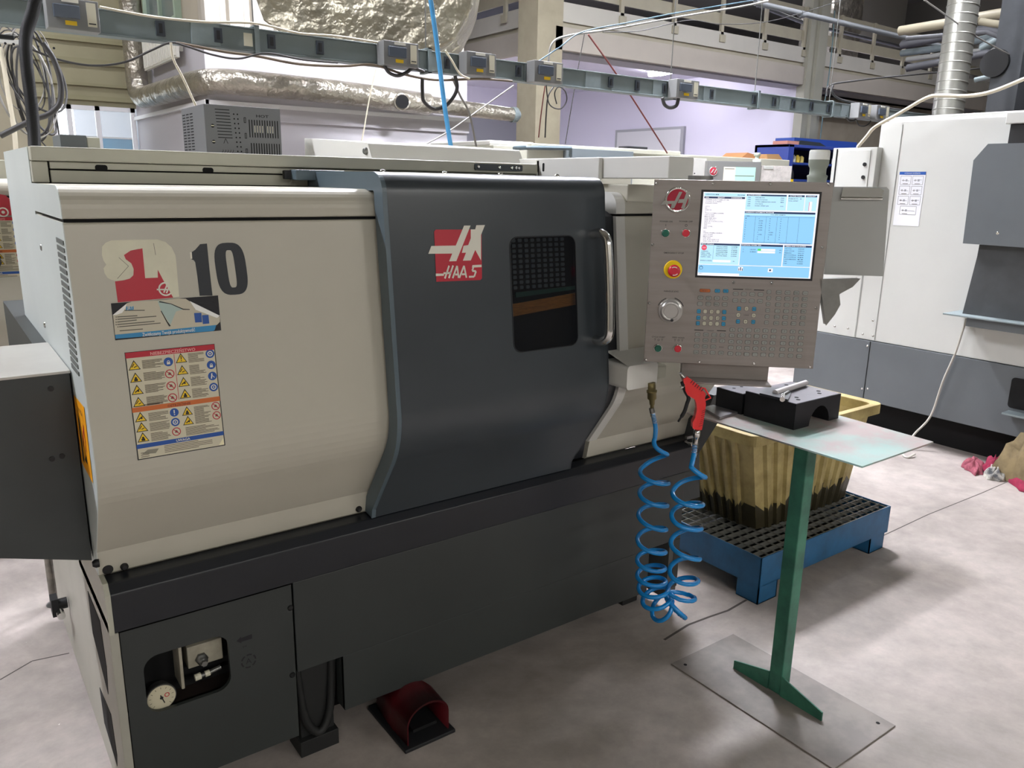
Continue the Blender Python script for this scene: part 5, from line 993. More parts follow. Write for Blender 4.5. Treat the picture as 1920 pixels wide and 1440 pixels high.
mb=MB(); mb.turn((3.93,5.84,2.40),(-.25,-1,-.1),[(0,.085),(.09,.085)],FOIL,24); mb.turn((3.905,5.745,2.39),(-.25,-1,-.1),[(0,.068),(.004,.068)],VOID,24); tag(mb.build('duct_branch_stub'),'open dark round stub on the foil duct','duct')
c=[(2.596,3.817,3.028)][0]
mb=MB(); cc=Vector(c); pr=[]
D=Vector((.5916,.8062,0))
lp=[(-190,15),(-172,68),(-130,96),(-60,104),(40,112),(95,118),(140,90),(168,40),(178,-20),(160,-90),(-150,-90)]
v=[];k=len(lp)
for off,s_ in ((-.05,.94),(0,1.0),(.5,1.0),(1.2,.9)):
    for a,b_ in lp: v.append(cc+D*off+VU*(a/222*s_)+Vector((0,0,1))*(-b_/222*s_))
f=[tuple(range(k))]+[(r*k+i,r*k+(i+1)%k,(r+1)*k+(i+1)%k,(r+1)*k+i) for r in range(3) for i in range(k)]
mb.add(v,f,mat('olive foil','8a8574',.36,metal=.7,noise=.3,nscale=3,bump=1,bscale=5,bdist=.08)); tag(mb.build('air_plenum',bevel=.03,seg=3),'large bulging foil covered plenum hanging at the top of the picture','duct')
SPD=mat('spiral duct zinc','a4a49c',.35,metal=.7,noise=.12,nscale=8)
mb=MB(); mb.cyl((8.0,2.24,0),(8.0,2.24,5.6),.138,SPD,32)
z=2.1
while z<4.2: mb.turn((8.0,2.24,z),(.12,.0,1),[(0,.139),(.003,.1435),(.009,.1435),(.012,.139)],SPD,32); z+=.085
tag(mb.build('spiral_duct'),'vertical zinc spiral duct rising behind the white machine','duct')
q=[(14.275,7.8,5.055),(15.251,7.8,4.33),(16.833,7.8,4.579)]
mb=MB(); mb.box(q[0][0],q[1][0],7.8,8.5,q[1][2]-.35,5.5,FOIL); mb.box(q[1][0],q[2][0],7.8,8.6,q[2][2]-.1,5.5,mat('duct flat grey','97948b',.5,metal=.3)); tag(mb.build('square_duct'),'square vertical duct with crinkled foil left face above the mezzanine rail','duct')
q=[(10.5,4.269,3.637),(10.5,3.637,3.648),(10.5,2.968,3.669),(10.5,2.833,3.626),(10.5,2.67,3.534)]
mb=MB(); mb.tube(smooth_path(q,6),.06,mat('cream pipe','958e79',.5),16); tag(mb.build('cream_pipe'),'thick cream pipe behind the spiral duct bending at the right edge','pipe')
q=[(8.425,5.0,3.813),(9.346,5.0,3.803),(13.077,5.0,3.805)]
mb=MB(); mb.tube([q[0],q[2]],.035,mat('grey pipe','73777a',.5),14); mb.cyl(q[1],Vector(q[1])+Vector((.08,0,0)),.045,MATS['grey pipe'],14); tag(mb.build('grey_pipe'),'long grey pipe sloping down in front of the steel column','pipe')
DK=mat('dark steelwork','55565a',.6)
for nm,pl,lab,w in (('steel_beam','a','dark roof beam above the cream pipe at the top right',.09),):
    q=[(11.5,4.791,3.635),(11.5,3.635,3.691),(11.5,3.125,3.53)]; mb=MB(); mb.tube(q,.06,DK,4); tag(mb.build(nm),lab,'beam')
q=[(11.1,3.476,3.388),(11.1,3.239,3.511),(11.1,2.914,3.398)]; mb=MB(); mb.tube(q,.07,GALV,4); tag(mb.build('cable_tray'),'angled galvanised tray under the cream pipe','cable tray')
q=[(11.0,4.386,3.234),(11.0,3.355,3.313),(11.0,2.837,3.165)]; mb=MB(); mb.tube(q,.05,DK,4); tag(mb.build('steel_beam'),'lower dark beam right of the spiral duct','beam')
for i,(pp,r_,m_,lab) in enumerate((([(11.001,7.0,4.426),(12.152,7.0,4.331),(13.089,7.0,4.307),(15.593,7.0,4.275),(17.706,7.0,4.31)],.03,DK,'dark conduit behind the mezzanine railing'),([(12.5,5.341,3.682),(12.5,4.605,3.691),(12.5,3.737,3.787)],.05,GALV,'galvanised pipe crossing behind the spiral duct'),([(12.0,4.961,3.501),(12.0,4.188,3.52),(12.0,3.283,3.473)],.035,mat('pipe light grey','9a9b98',.5),'light grey pipe just below the galvanised pipe'),([(9.6,2.825,3.445),(9.6,2.696,3.406),(9.6,2.331,3.314)],.04,MATS['cream pipe'],'short cream pipe at the right edge'),([(9.4,3.542,3.334),(9.4,2.645,3.289),(9.4,2.213,3.078)],.025,DK,'thin dark bar under the cream pipe'),([(10.2,3.071,2.902),(10.2,2.825,2.94),(10.2,2.511,2.94)],.03,GALV,'galvanised rail right of the spiral duct'))):
    mb=MB(); mb.tube(pp,r_,m_,10); tag(mb.build('service_pipe'),lab,'pipe','service pipes at the top right')
q=[(9.0,2.349,3.128),(9.0,2.068,3.169),(9.0,1.944,2.398),(9.0,2.237,2.415)]
mb=MB(); mb.box(9.0,9.6,q[1][1],q[0][1],0,3.7,mat('dark duct box','4b4e52',.6,noise=.2,nscale=3)); mb.cyl((9.0,q[1][1]+.25,2.9),(8.96,q[1][1]+.25,2.9),.14,BLACK,24); tag(mb.build('extractor_unit'),'dark grey extractor unit right of the spiral duct','extractor')
# ---------------------------------------------------------------- busbar trunking
BUS=mat('busbar grey green','747f80',.5,noise=.08,nscale=5)
BB=thing('busbar_trunking','long grey green busbar trunking running across the hall above the machines','busbar',(4.0,2.53,2.24))
mb=MB(); mb.box(-.3,8.2,2.5,2.56,2.245,2.345,BUS); mb.box(-.3,8.2,2.49,2.57,2.236,2.245,BUS); mb.box(-.3,8.2,2.49,2.57,2.345,2.352,BUS)
for x in (.97,2.32,3.03,3.55,4.2,4.75,5.7,6.6): mb.box(x,x+.14,2.494,2.566,2.238,2.350,GALV)
mb.build('trunking',BB,bevel=.002)
for x,_,z in [(0.827,2.5,2.3),(1.1,2.5,2.298),(1.374,2.5,2.297),(1.642,2.5,2.297),(2.448,2.5,2.304),(2.982,2.5,2.305),(3.782,2.5,2.304),(4.041,2.5,2.301),(4.315,2.5,2.297),(4.839,2.5,2.308),(5.36,2.5,2.302),(5.626,2.5,2.3),(5.888,2.5,2.306),(6.148,2.5,2.306),(6.403,2.5,2.31)]:
    mb=MB(); mb.box(x-.02,x+.02,2.488,2.5,2.262,2.330,mat('socket cover dark','333a42',.5)); mb.box(x-.008,x+.008,2.485,2.488,2.275,2.318,BLACK); mb.build('socket_cover',BB)
mb=MB()
for x,_,z in [(1.251,2.5,2.305)]: mb.box(x-.02,x+.025,2.497,2.5,2.262,2.325,CREAM)
mb.build('rating_label',BB)
for x,_,z in [(1.295,2.5,2.297),(2.322,2.5,2.322),(4.416,2.5,2.309),(5.405,2.5,2.326),(6.455,2.5,2.336)]:
    mb=MB(); mb.box(x-.012,x+.012,2.478,2.582,2.225,2.231,GALV); mb.box(x-.012,x+.012,2.478,2.484,2.225,2.365,GALV); mb.box(x-.012,x+.012,2.576,2.582,2.225,2.365,GALV); mb.box(x-.012,x+.012,2.478,2.582,2.359,2.365,GALV); mb.cyl((x,2.53,2.362),(x,2.53,5.6),.004,DSTEEL,6); mb.build('hanger',BB)
TB=[]
for i,(p0,p1,lab) in enumerate(zip([(0.37,2.43,2.285),(1.979,2.43,2.294),(2.528,2.43,2.29),(3.041,2.43,2.281),(4.348,2.43,2.287),(6.726,2.43,2.309),(7.017,2.43,2.31)],[(0.582,2.43,2.312),(2.2,2.43,2.317),(2.742,2.43,2.31),(3.273,2.43,2.302),(4.588,2.43,2.306),(6.924,2.43,2.322),(7.233,2.43,2.323)],
   ['largest tap off box with blue grey lid at the left end of the busbar','tap off box on the busbar left of the blue hose','tap off box just right of the blue hose','tap off box in front of the concrete column','tap off box in front of the white room lamps','left of the two small tap off boxes by the steel column','right of the two small tap off boxes by the steel column'])):
    x0,x1=p0[0],p1[0]; w=x1-x0
    if i==0: x0,x1=.335,.545; w=x1-x0
    t=thing('tap_off_box',lab,'electrical box',((x0+x1)/2,2.45,2.23),'tap off boxes on the busbar'); zb=2.232
    mb=MB(); mb.box(x0,x1,2.40,2.488,zb,zb+.13,mat('tap box grey','7b7c7c',.5)); mb.build('housing',t,bevel=.003)
    mb=MB(); mb.box(x0+w*.12,x0+w*.62,2.385,2.40,zb+.045,zb+.10,mat('tap lid slate','4d5560',.35)); mb.build('breaker_lid',t,bevel=.003)
    mb=MB(); mb.box(x0+w*.76,x0+w*.94,2.397,2.40,zb+.02,zb+.12,CREAM); mb.box(x0+w*.78,x0+w*.92,2.396,2.397,zb+.03,zb+.035,INK); mb.build('rating_label',t)
    mb=MB(); mb.box(x0+w*.33,x0+w*.55,2.397,2.40,zb+.018,zb+.036,YEL); mb.build('warning_label',t); mb=MB(); mb.box(x0+w*.3,x0+w*.62,2.397,2.40,zb+.112,zb+.126,OFFW); mb.build('name_label',t)
# ---------------------------------------------------------------- cables and hoses overhead
CD=mat('cable dark','3b3a3a',.6); CW=mat('cable cream','cfc7b2',.5); CBL=mat('cable blue','3c6fa6',.5); CGR=mat('cable grey','8d8b86',.5); CRD=mat('cable dark red','6b2c28',.5)
def cable(name,label,pts,r,m,cat='cable',k=8):
    mb=MB(); mb.tube(smooth_path(pts,k) if k>1 else pts,r,m,8); return tag(mb.build(name),label,cat)
cable('power_cable','cream cable lying along the top of the busbar',[(0.564,2.47,2.354),(0.783,2.47,2.341),(1.03,2.47,2.347),(1.289,2.47,2.371),(1.516,2.47,2.351),(1.727,2.47,2.36),(1.994,2.47,2.356),(2.199,2.47,2.355)],.006,CW)
cable('power_cable','dark cable sagging below the busbar at the left',[(0.264,2.42,2.134),(0.364,2.42,2.102),(0.498,2.42,2.09),(0.636,2.42,2.117),(0.758,2.42,2.181),(0.851,2.42,2.226),(0.924,2.42,2.217),(1.048,2.42,2.191),(1.172,2.42,2.186),(1.319,2.42,2.226),(1.51,2.42,2.214),(1.709,2.42,2.217)],.005,CD)
cable('power_cable','bundle of brown cables hugging the underside of the busbar',[(0.886,2.46,2.235),(1.114,2.46,2.217),(1.276,2.46,2.213),(1.504,2.46,2.196),(1.748,2.46,2.208),(1.942,2.46,2.232),(2.145,2.46,2.199),(2.36,2.46,2.188),(2.665,2.46,2.22),(2.908,2.46,2.228)],.007,mat('cable brown','6f6252',.6))
cable('power_cable','cream cable hanging from the busbar down to the resistor box',[(0.746,2.0,2.165),(0.751,2.0,2.1),(0.789,2.0,2.016),(0.837,2.0,1.896)],.0055,CW)
cable('power_cable','thick black U shaped cable loop under the busbar beside the blue hose',[(2.247,2.44,2.183),(2.246,2.44,2.118),(2.256,2.44,2.059),(2.321,2.44,2.022),(2.395,2.44,2.039),(2.452,2.44,2.088),(2.486,2.44,2.152),(2.471,2.44,2.22)],.011,CD)
cable('power_cable','short black loop under the tap off box left of the blue hose',[(1.999,2.44,2.241),(2.025,2.44,2.201),(2.082,2.44,2.186),(2.142,2.44,2.208),(2.187,2.44,2.236),(2.258,2.44,2.222)],.010,CD)
cable('power_cable','thin white wire hanging in front of the white partition',[(2.483,3.5,2.358),(2.428,3.5,2.166),(2.381,3.5,1.96),(2.348,3.5,1.832)],.005,CW)
cable('power_cable','white cable curving down from the busbar right of the blue hose',[(2.318,2.3,2.329),(2.365,2.3,2.276),(2.416,2.3,2.214),(2.483,2.3,2.191)],.006,CW)
cable('power_cable','grey cable hanging from the black loop to the machine behind',[(2.551,2.6,2.232),(2.61,2.6,2.127),(2.679,2.6,2.026),(2.733,2.6,1.826)],.007,CGR)
cable('power_cable','dark grey cable slanting from the column down to the left',[(3.314,3.0,2.279),(3.014,3.0,2.09),(2.765,3.0,1.935),(2.555,3.0,1.829)],.005,CGR)
cable('power_cable','round black cable loop hanging beside the column',[(3.184,2.46,2.225),(3.215,2.46,2.111),(3.307,2.46,2.087),(3.36,2.46,2.138),(3.348,2.46,2.198),(3.292,2.46,2.224),(3.257,2.46,2.181),(3.278,2.46,2.116)],.004,CD)
cable('power_cable','black cable running down the front of the concrete column',[(3.368,2.6,2.251),(3.315,2.6,2.179),(3.301,2.6,2.058),(3.297,2.6,1.908)],.005,CD)
cable('power_cable','brown wire running down the concrete column',[(3.285,2.6,2.244),(3.259,2.6,2.072),(3.241,2.6,1.906)],.004,CRD)
cable('power_cable','dark red cable stretched diagonally down to the lathe behind',[(3.911,2.9,2.67),(4.235,2.9,2.403),(4.578,2.9,2.091),(4.82,2.9,1.866)],.006,CRD)
cable('power_cable','steel blue cable rising from the tap off box up to the top right',[(3.127,2.5,2.36),(3.323,2.5,2.478),(3.512,2.5,2.591),(3.937,2.5,2.702),(4.41,2.5,2.824),(5.429,2.5,3.063)],.0045,mat('cable steel blue','47606f',.5))
cable('power_cable','cream and grey cable bundle beside the blue cable',[(3.244,2.52,2.373),(3.275,2.52,2.501),(3.427,2.52,2.564),(3.759,2.52,2.636),(4.379,2.52,2.787),(5.077,2.52,2.95),(5.459,2.52,3.047)],.007,CGR)
cable('power_cable','white cable of the overhead bundle above the white room',[(3.584,2.54,2.604),(3.977,2.54,2.685),(4.511,2.54,2.821),(5.227,2.54,2.988),(5.483,2.54,3.061)],.005,CW)
cable('power_cable','thin dark line hanging slack between the hangers',[(3.783,2.6,2.635),(4.142,2.6,2.684),(4.636,2.6,2.815),(5.0,2.6,2.833),(5.518,2.6,2.908),(6.001,2.6,3.037),(6.595,2.6,3.222)],.003,CD)
cable('power_cable','thin steel cable hanging behind the busbar beside the column',[(3.703,2.7,2.632),(3.64,2.7,2.317),(3.593,2.7,2.063),(3.561,2.7,1.88)],.003,CD)
cable('power_cable','black ribbed U pipe under the busbar in front of the white room',[(4.247,2.44,2.225),(4.274,2.44,2.179),(4.331,2.44,2.161),(4.398,2.44,2.18),(4.415,2.44,2.234)],.013,CD)
cable('power_cable','black cable running level from the steel column to the right edge',[(6.512,2.6,2.415),(6.543,2.6,2.508),(6.905,2.6,2.574),(7.434,2.6,2.652),(8.631,2.6,2.813),(9.427,2.6,2.923),(10.376,2.6,3.057)],.008,CD)
cable('power_cable','black cable loop where the busbar passes the steel column',[(6.516,2.55,2.502),(6.511,2.55,2.447),(6.647,2.55,2.394),(7.044,2.55,2.375),(7.808,2.55,2.367)],.010,CD)
cable('power_cable','first black loop under the small tap off boxes',[(6.681,2.5,2.255),(6.75,2.5,2.213),(6.844,2.5,2.223),(6.869,2.5,2.267)],.008,CD)
cable('power_cable','second larger black loop under the small tap off boxes',[(6.847,2.5,2.247),(6.914,2.5,2.185),(7.022,2.5,2.181),(7.102,2.5,2.224),(7.074,2.5,2.27)],.006,CD)
cable('flexible_conduit','cream conduit arching over the white machine to the right edge',[(4.7,1.134,1.866),(4.7,1.08,1.93),(4.7,1.03,1.986),(4.7,0.891,2.055),(4.7,0.732,2.136),(4.7,0.649,2.145),(4.7,0.498,2.132),(4.7,0.362,2.145),(4.7,0.195,2.203)],.011,CW,'conduit')
cable('power_cable','grey white cable crossing in front of the spiral duct',[(7.22,2.2,3.244),(7.687,2.2,3.162),(8.286,2.2,3.055),(9.428,2.2,2.927)],.007,CGR)
cable('power_cable','grey green cable hugging the corner of the steel column',[(11.904,6.2,4.347),(11.941,6.2,3.799),(11.934,6.2,3.316),(11.897,6.2,2.904),(11.889,6.2,2.404)],.009,mat('cable sea grey','5d7a80',.5))
mb=MB(); q=smooth_path([(0.12,0.85,2.111),(0.099,0.85,2.041),(0.077,0.85,1.983),(0.069,0.85,1.934),(0.067,0.85,1.871),(0.067,0.85,1.8),(0.065,0.85,1.728),(0.062,0.85,1.676)],10)
L_=[Vector(p) for p in q]; mb.tube(L_,.0135,RUBBER,14); 
for i in range(len(L_)-1):
    for j in range(4):
        a=L_[i].lerp(L_[i+1],j/4); d=(L_[i+1]-L_[i]).normalized(); mb.tube([a-d*.0012,a-d*.0005,a+d*.0005,a+d*.0012],[.0135,.0165,.0165,.0135],RUBBER,12)
tag(mb.build('ribbed_conduit'),'black ribbed conduit dropping to the rear left corner of the lathe roof','conduit')
cable('air_line','flat bright blue air line hanging from above to the lathe',[(1.574,1.2,2.343),(1.599,1.2,2.204),(1.624,1.2,2.039),(1.647,1.2,1.891),(1.676,1.2,1.741)],.010,mat('air line blue','4a9ad0',.35),'hose')
cable('power_cable','cream cable at the far left edge running down the column',[(0.219,3.3,2.241),(0.226,3.3,2.132),(0.229,3.3,2.0),(0.235,3.3,1.839),(0.23,3.3,1.716)],.012,CW)
cable('power_cable','thick grey black cable loop at the left hanging in front of the window',[(0.293,2.3,2.151),(0.327,2.3,2.09),(0.345,2.3,2.004),(0.34,2.3,1.937),(0.322,2.3,1.892),(0.281,2.3,1.856),(0.239,2.3,1.838),(0.175,2.3,1.805),(0.091,2.3,1.757)],.012,CD)
rr=random.Random(21); cx,_,cz=[(0.336,3.3,2.084)][0]
mb=MB()
for k in range(9):
    pts=[]; rx=.07+.07*rr.random(); rz=.16+.16*rr.random(); ox=rr.uniform(-.03,.05); oz=rr.uniform(-.06,.05); tl=rr.uniform(-.15,.35)
    for i in range(33):
        a=2*PI*i/32; x=rx*math.cos(a); z=rz*math.sin(a); pts.append((cx+ox+x+z*-tl,3.30+.03*math.sin(a*2+k)+k*.006,cz+oz+z))
    mb.tube(pts,.0035 if k%2 else .006,(CD,CGR,CD)[k%3],6,caps=False)
mb.box(cx-.02,cx+.02,3.34,3.46,cz+.1,cz+.14,DSTEEL)
tag(mb.build('cable_coil'),'tangled coil of dark cables hung on the beige column at the left','cable')
mb=MB(); mb.box(-.4,.06,2.62,2.8,2.20,2.55,BUS); mb.box(-.4,.22,2.6,2.62,2.19,2.21,BLACK); tag(mb.build('busbar_feed_box',bevel=.004),'large grey green feed box at the top left corner','electrical box')
mb=MB(); q=[(0.198,3.0,2.243),(0.334,3.0,2.246),(0.332,3.0,2.226),(0.196,3.0,2.224)]; mb.prism([(p[0],p[2]) for p in q],'y',3.0,3.04,mat('perforated tray','c9c8c2',.5))
for i in range(7): mb.cyl((q[0][0]+.02+i*.035,3.0,q[0][2]-.02),(q[0][0]+.02+i*.035,2.999,q[0][2]-.02),.006,BLACK,10)
tag(mb.build('perforated_tray'),'pale perforated tray piece under the feed box','cable tray')
q=[(0.408,6.0,2.205),(0.452,6.0,2.208),(0.408,6.0,1.774),(0.356,6.0,1.772)]
mb=MB(); mb.box(q[0][0]-.3,q[1][0],6.0,6.05,1.6,2.30,mat('banner blue','2c4a66',.7)); mb.box(q[0][0]-.3,q[1][0],5.995,6.0,1.95,2.08,RED); mb.box(q[0][0]-.3,q[1][0]+.03,5.99,6.0,1.70,1.86,RED); mb.box(q[0][0]-.3,q[1][0]+.03,5.985,5.99,1.76,1.79,OFFW)
mb.box(q[0][0]-.3,q[0][0]-.25,6.0,6.05,0,1.6,DSTEEL); mb.box(q[1][0]-.05,q[1][0],6.0,6.05,0,1.6,DSTEEL)
tag(mb.build('banner'),'blue and red banner at the left edge beside the beige column','banner')
# ---------------------------------------------------------------- other lathe at the far left
FLT=thing('cnc_lathe','white lathe standing behind at the left edge with a red sticker','machine',(-.5,2.4,0))
sft=lambda P,dy=2.03:[(y+dy,z) for y,z in P]
mb=MB(); mb.prism(sft(FRONTP)+[(3.0,1.508),(3.0,.70)],'x',-1.9,.6,WHITE); mb.prism(sft(SHOULD)+[(2.41,1.515)],'x',-1.9,.6,WHITE); mb.box(-1.9,.6,2.40,3.0,1.5,1.66,BEIGE); mb.build('enclosure',FLT,bevel=.004)
mb=MB(); mb.box(-1.9,.6,1.97,1.99,1.507,1.515,VOID); mb.build('seam',FLT)
mb=MB(); mb.box(-1.9,.6,2.02,2.9,.0,.69,BASEG); mb.box(-1.9,.6,2.0,2.02,.57,.69,BANDC); mb.build('base',FLT,bevel=.004)
mb=MB(); q=[(0.037,1.522),(0.055,1.518),(0.074,1.497),(0.067,1.439),(0.027,1.437)]; mb.quad([(p[0],1.944,p[1]) for p in q],RED); q=[(0.04,1.452)][0]; d=Decal((0,1.9435,0),(1,0,0),(0,0,1)); d.ring(q[0],q[1],.014,.019,OFFW,1); d.circ(q[0],q[1],.006,OFFW,1)
for f,mi in zip(d.f,d.mi): mb.add([d.v[i] for i in f],[tuple(range(len(f)))],d.mats[mi])
mb.build('red_sticker',FLT)['label']='red sticker with a small white ring'
safety_sign('safety_sign',FLT,(-.11,1.9445,1.18),(1,0,0),(0,0,1),.1985,.2535)['label']='safety warning sheet'
mb=MB(); mb.tube([(-.05,1.92,1.20),(-.01,1.88,1.26),(-.02,1.86,1.34)],.018,BLACK,12); mb.build('door_handle',FLT)
# ---------------------------------------------------------------- lathe behind on the right
q=[(3.456,3.6,1.871),(3.558,3.6,1.936),(5.552,3.6,1.914),(6.161,3.6,1.891),(7.473,3.6,1.834)]
RL=thing('cnc_lathe','beige lathe standing behind with its own small control panel','machine',(4.0,4.2,0))
mb=MB(); zt=q[1][2]; mb.box(q[1][0],q[4][0],3.6,5.0,0,1.90,BEIGE); mb.box(q[1][0],q[1][0]+.45,3.65,4.6,1.90,zt,WHITE2); mb.box(q[0][0],q[1][0],3.7,4.7,0,q[0][2],WHITE2)
mb.box(q[1][0]+.35,q[2][0]+.15,3.56,3.62,1.88,1.925,BEIGE); mb.build('enclosure',RL,bevel=.008)
h=[(3.768,3.45,1.88),(4.242,3.45,1.894),(4.286,3.45,1.84),(5.023,3.45,1.851),(5.019,3.45,1.897)]
mb=MB(); mb.tube([(h[0][0],3.6,h[0][2]),(h[0][0],3.45,h[0][2]),(h[1][0],3.45,h[1][2]),(h[2][0],3.5,h[2][2])],.018,MATS['door edge teal grey'],8); mb.box(h[2][0],h[3][0],3.5,3.6,1.6,h[4][2],mat('slate door','6c7478',.4)); mb.build('sliding_door',RL,bevel=.004)['label']='slate grey door top with bent handle'
h=[(5.066,3.5,1.927),(5.32,3.5,1.909)]
mb=MB(); mb.box(h[0][0],h[1][0],3.62,3.75,1.90,1.95,INK); mb.build('gripper',RL,bevel=.006)
h=[(5.541,3.3,1.856),(5.78,3.3,1.627)]
mb=MB(); mb.box(h[0][0],h[1][0],3.3,3.6,1.2,h[0][2],WHITE2)
for k in range(3): mb.cyl((h[0][0]+.05+.03*(k%2),3.3,1.74-.02*k),(h[0][0]+.05+.03*(k%2),3.295,1.74-.02*k),.006,INK,10)
mb.build('side_column',RL,bevel=.004)
ang=math.radians(-30); u2=Vector((math.cos(ang),math.sin(ang),0)); o2=Vector([(5.566,3.1,1.462)][0])
t=thing('control_panel','smaller grey control panel with pale green screen behind the main one','control panel',tuple(o2))
M2=frame(o2,u2,UP); tz=[(5.524,3.1,1.83)][0][2]-o2.z
mb=MB(); mb.M=M2; mb.box(0,.50,0,tz,-.08,0,mat('panel mid grey','7d7d7c',.45,metal=.4)); mb.build('housing',t,bevel=.003)
hh=tz; mb=MB(); mb.M=M2
mb.turn((.055,hh-.09,0),(0,0,1),[(0,.042),(.006,.04),(.004,.034)],CHROME,28); mb.turn((.055,hh-.09,.004),(0,0,1),[(0,.034),(.001,.033)],MATS['emblem enamel red'],28)
mb.M=M2; mb.prism([(.028,hh-.105),(.04,hh-.105),(.062,hh-.07),(.05,hh-.07)],'z',.005,.008,CHROME); mb.prism([(.055,hh-.11),(.067,hh-.11),(.088,hh-.07),(.076,hh-.07)],'z',.005,.008,CHROME); mb.build('round_emblem',t)
for x_,m_ in ((.035,GRN),(.095,REDB)):
    mb=MB(); mb.M=M2; mb.turn((x_,hh-.21,0),(0,0,1),[(0,.018),(.006,.016)],m_,20); mb.build('push_button',t)
d=Decal(o2+u2*.15+UP*(hh-.32)+u2.cross(UP)*.002,u2,UP,.0004); d.rect(0,0,.30,.27,mat('screen cream','f1ead8',.4,emit=.9),1); d.rect(.11,0,.30,.27,mat('screen mint','b4ecd6',.4,emit=.9),2); d.rect(.11,.19,.29,.197,INKG,3); d.rect(.01,.25,.10,.256,INKG,3); d.build('screen',t)
mb=MB(); mb.M=M2; mb.turn((.47,hh,-.04),(0,1,0),[(0,.035),(.02,.035),(.022,.018),(.05,.018),(.052,.03),(.08,.028)],mat('lamp pale','c6cfc0',.4),20); mb.build('signal_lamp',t)
q=[(6.203,3.1,1.826),(6.712,3.1,1.841),(6.746,3.1,1.643),(6.23,3.1,1.636)]
mb=MB(); mb.M=M2; mb.box(.51,.80,tz-.25,tz-.03,-.02,-.015,mat('crumpled plastic film','c4bfba',.3,noise=.25,nscale=18,bump=.4)); mb.box(.53,.62,tz-.06,tz-.035,-.015,-.01,CHROME); mb.build('clipboard',t)
q=[(7.113,4.0,1.894),(7.258,4.0,1.978),(7.507,4.0,1.941),(7.533,4.0,1.895)]
mb=MB(); mb.prism([(p[0],p[2]) for p in q],'y',4.0,4.3,mat('cardboard tan','a8734a',.8)); mb.box(q[0][0],q[2][0]+.5,4.0,4.4,1.90,q[0][2]+.0,WHITE2); tag(mb.build('cardboard_flap'),'reddish cardboard flap behind the small control panel','cardboard')
q=[(7.501,3.9,1.859),(7.465,3.9,1.967),(7.676,3.9,1.974),(7.809,3.9,1.879)]
mb=MB(); mb.prism([(p[0],p[2]) for p in q],'y',3.9,4.15,mat('cardboard light','b28a5e',.8)); mb.box(q[0][0],q[3][0],3.9,4.15,1.85,q[0][2],MATS['cardboard light']); tag(mb.build('cardboard_box'),'open tan cardboard box left of the blue cabinet','box')
# blue cabinet
q=[(10.093,5.5,2.227),(12.364,5.5,2.198),(10.364,5.5,1.706)]
BC_=thing('tool_cabinet','blue steel cabinet with open shelves left of the white machine','cabinet',(q[0][0]+1,5.7,0))
CBU=mat('cabinet blue','34489a',.5); CBD=mat('cabinet navy inside','151d3c',.6)
x0=q[0][0];x1=q[1][0]; zt=q[0][2]
mb=MB(); mb.box(x0,x1,5.5,6.1,zt-.04,zt,CBU); mb.box(x0,x0+.13,5.5,6.1,0,zt,CBU); mb.box(x1-.05,x1,5.5,6.1,0,zt,CBU); mb.box(x0,x1,6.05,6.1,0,zt,CBD); mb.box(x0,x1,5.5,6.1,0,1.0,CBU); mb.build('carcass',BC_,bevel=.004)
for z in (zt-.28,zt-.52): mb=MB(); mb.box(x0+.13,x1-.05,5.52,6.05,z,z+.03,mat('shelf blue','26408a',.5)); mb.build('shelf',BC_)
for i,(dx,hh_,m_,lab) in enumerate(((.20,.17,'c9ccca','white bottle at the left of the cabinet shelf'),(.30,.11,'b9bcb0','short grey jar beside the white bottle on the shelf'),(.40,.11,'d0b13a','yellow can on the cabinet shelf'),(.50,.10,'bfae60','pale yellow can right of the brighter yellow can'),(1.15,.15,'6e6a78','grey spray can on the cabinet shelf right of the beacon'),(1.35,.11,'cfd2cf','white carton on the cabinet shelf right of the beacon'))):
    mb=MB(); mb.turn((x0+dx,5.62,zt-.25),(0,0,1),[(0,.035),(hh_*.8,.035),(hh_*.9,.018),(hh_,.018)],mat('shelf item '+m_,m_,.5),14); tag(mb.build('bottle'),lab,'bottle','bottles and cans in the blue cabinet')
mb=MB(); mb.box(x0+.02,x0+.30,5.55,5.8,zt,zt+.05,mat('salmon carton','c98e7e',.7)); tag(mb.build('flat_carton'),'flat salmon carton on the left end of the blue cabinet','box')
mb=MB(); mb.prism([(x0+.3,zt),(x0+.42,zt+.07),(x0+.9,zt+.06),(x0+1.1,zt)],'y',5.6,5.9,mat('dark folded sheet','2b3236',.7)); tag(mb.build('folded_tarpaulin'),'dark folded sheet on top of the blue cabinet','tarpaulin')
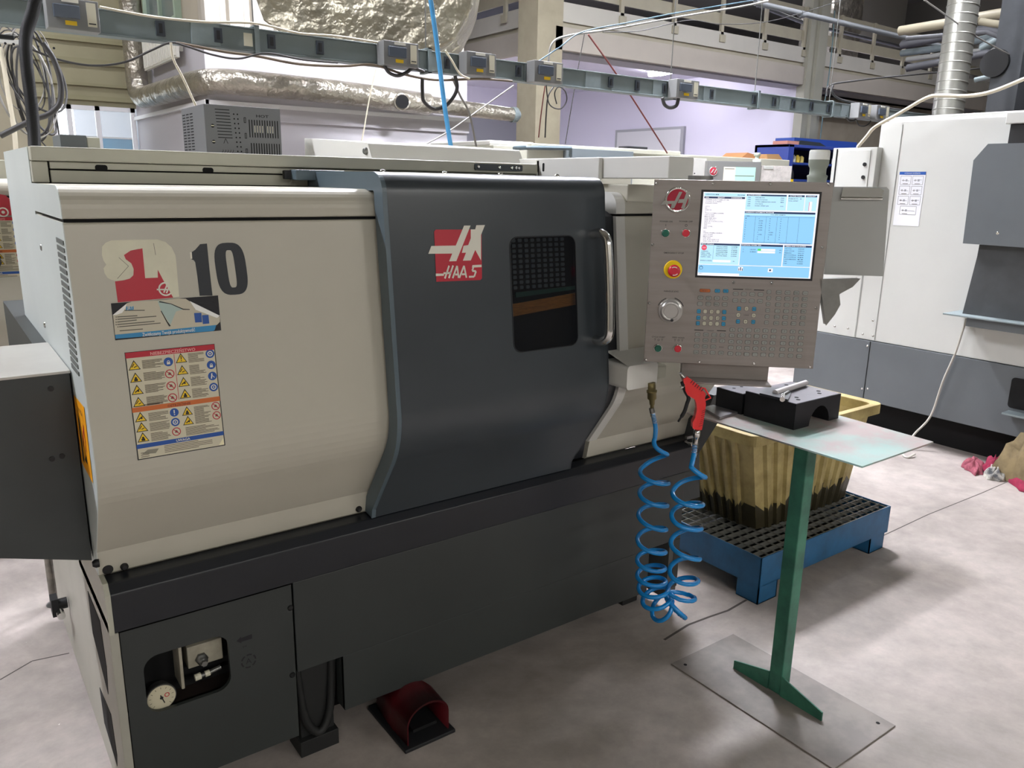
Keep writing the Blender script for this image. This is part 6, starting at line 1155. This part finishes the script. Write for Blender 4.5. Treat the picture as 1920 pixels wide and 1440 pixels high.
mb=MB(); mb.box(x0+.75,x1+.2,5.95,6.3,zt,zt+.14,mat('crate blue','2a4fa8',.5)); tag(mb.build('plastic_crate'),'blue plastic crate on top behind the folded dark sheet','crate')
mb=MB(); q=[(9.84,5.3,1.905),(9.938,5.3,1.775)]; mb.turn((q[0][0]+.05,5.3,1.6),(0,0,1),[(0,.06),(.2,.06),(.26,.04)],INK,14); mb.turn((q[0][0]+.05,5.3,1.68),(0,0,1),[(0,.062),(.05,.062)],YEL,14); mb.box(q[0][0]-.05,q[0][0]+.2,5.2,5.45,0,1.6,DSTEEL); tag(mb.build('oil_canister'),'black canister with yellow band at the left foot of the blue cabinet','canister')
# ---------------------------------------------------------------- unseen lamps: inferred hall lamps plus added fill
GRPL='ceiling lamps of the hall'
i=0
for (x,y,z,lx,ly,LM) in LAMPS:
    i+=1; ht=3.56 if z<3.6 else 5.6; mb=MB(); mb.box(x-lx/2-.03,x+lx/2+.03,y-ly/2-.03,y+ly/2+.03,z+.012,z+.07,FR); mb.box(x-lx/2,x+lx/2,y-ly/2,y+ly/2,z,z+.012,LM); mb.cyl((x,y,z+.07),(x,y,ht),.01,DSTEEL,6)
    tag(mb.build('unseen_lamp'),'unseen white linear lamp, from the set inferred and added to light the hall','lamp',GRPL)
w=bpy.data.worlds.new('daylight'); SC.world=w; w.use_nodes=True; bg=w.node_tree.nodes['Background']; bg.inputs[0].default_value=(.86,.94,1,1); bg.inputs[1].default_value=SKY
# ---------------------------------------------------------------- camera
cam=bpy.data.cameras.new('camera'); co=bpy.data.objects.new('camera',cam); COL.objects.link(co); SC.camera=co
cam.sensor_width=36; cam.lens=27.9256; cam.clip_start=.05; cam.clip_end=80
M=Matrix([[0.808783, 0.12979, -0.573607], [-0.58783, 0.208365, -0.781691], [0.018063, 0.969401, 0.244816]]).to_4x4(); M.translation=Vector((-0.225, -1.87, 1.6)); co.matrix_world=M
SC.view_settings.view_transform='Standard'; SC.view_settings.look='None'; SC.view_settings.gamma=1; SC.view_settings.use_curve_mapping=False
SC.view_settings.exposure=EXPO
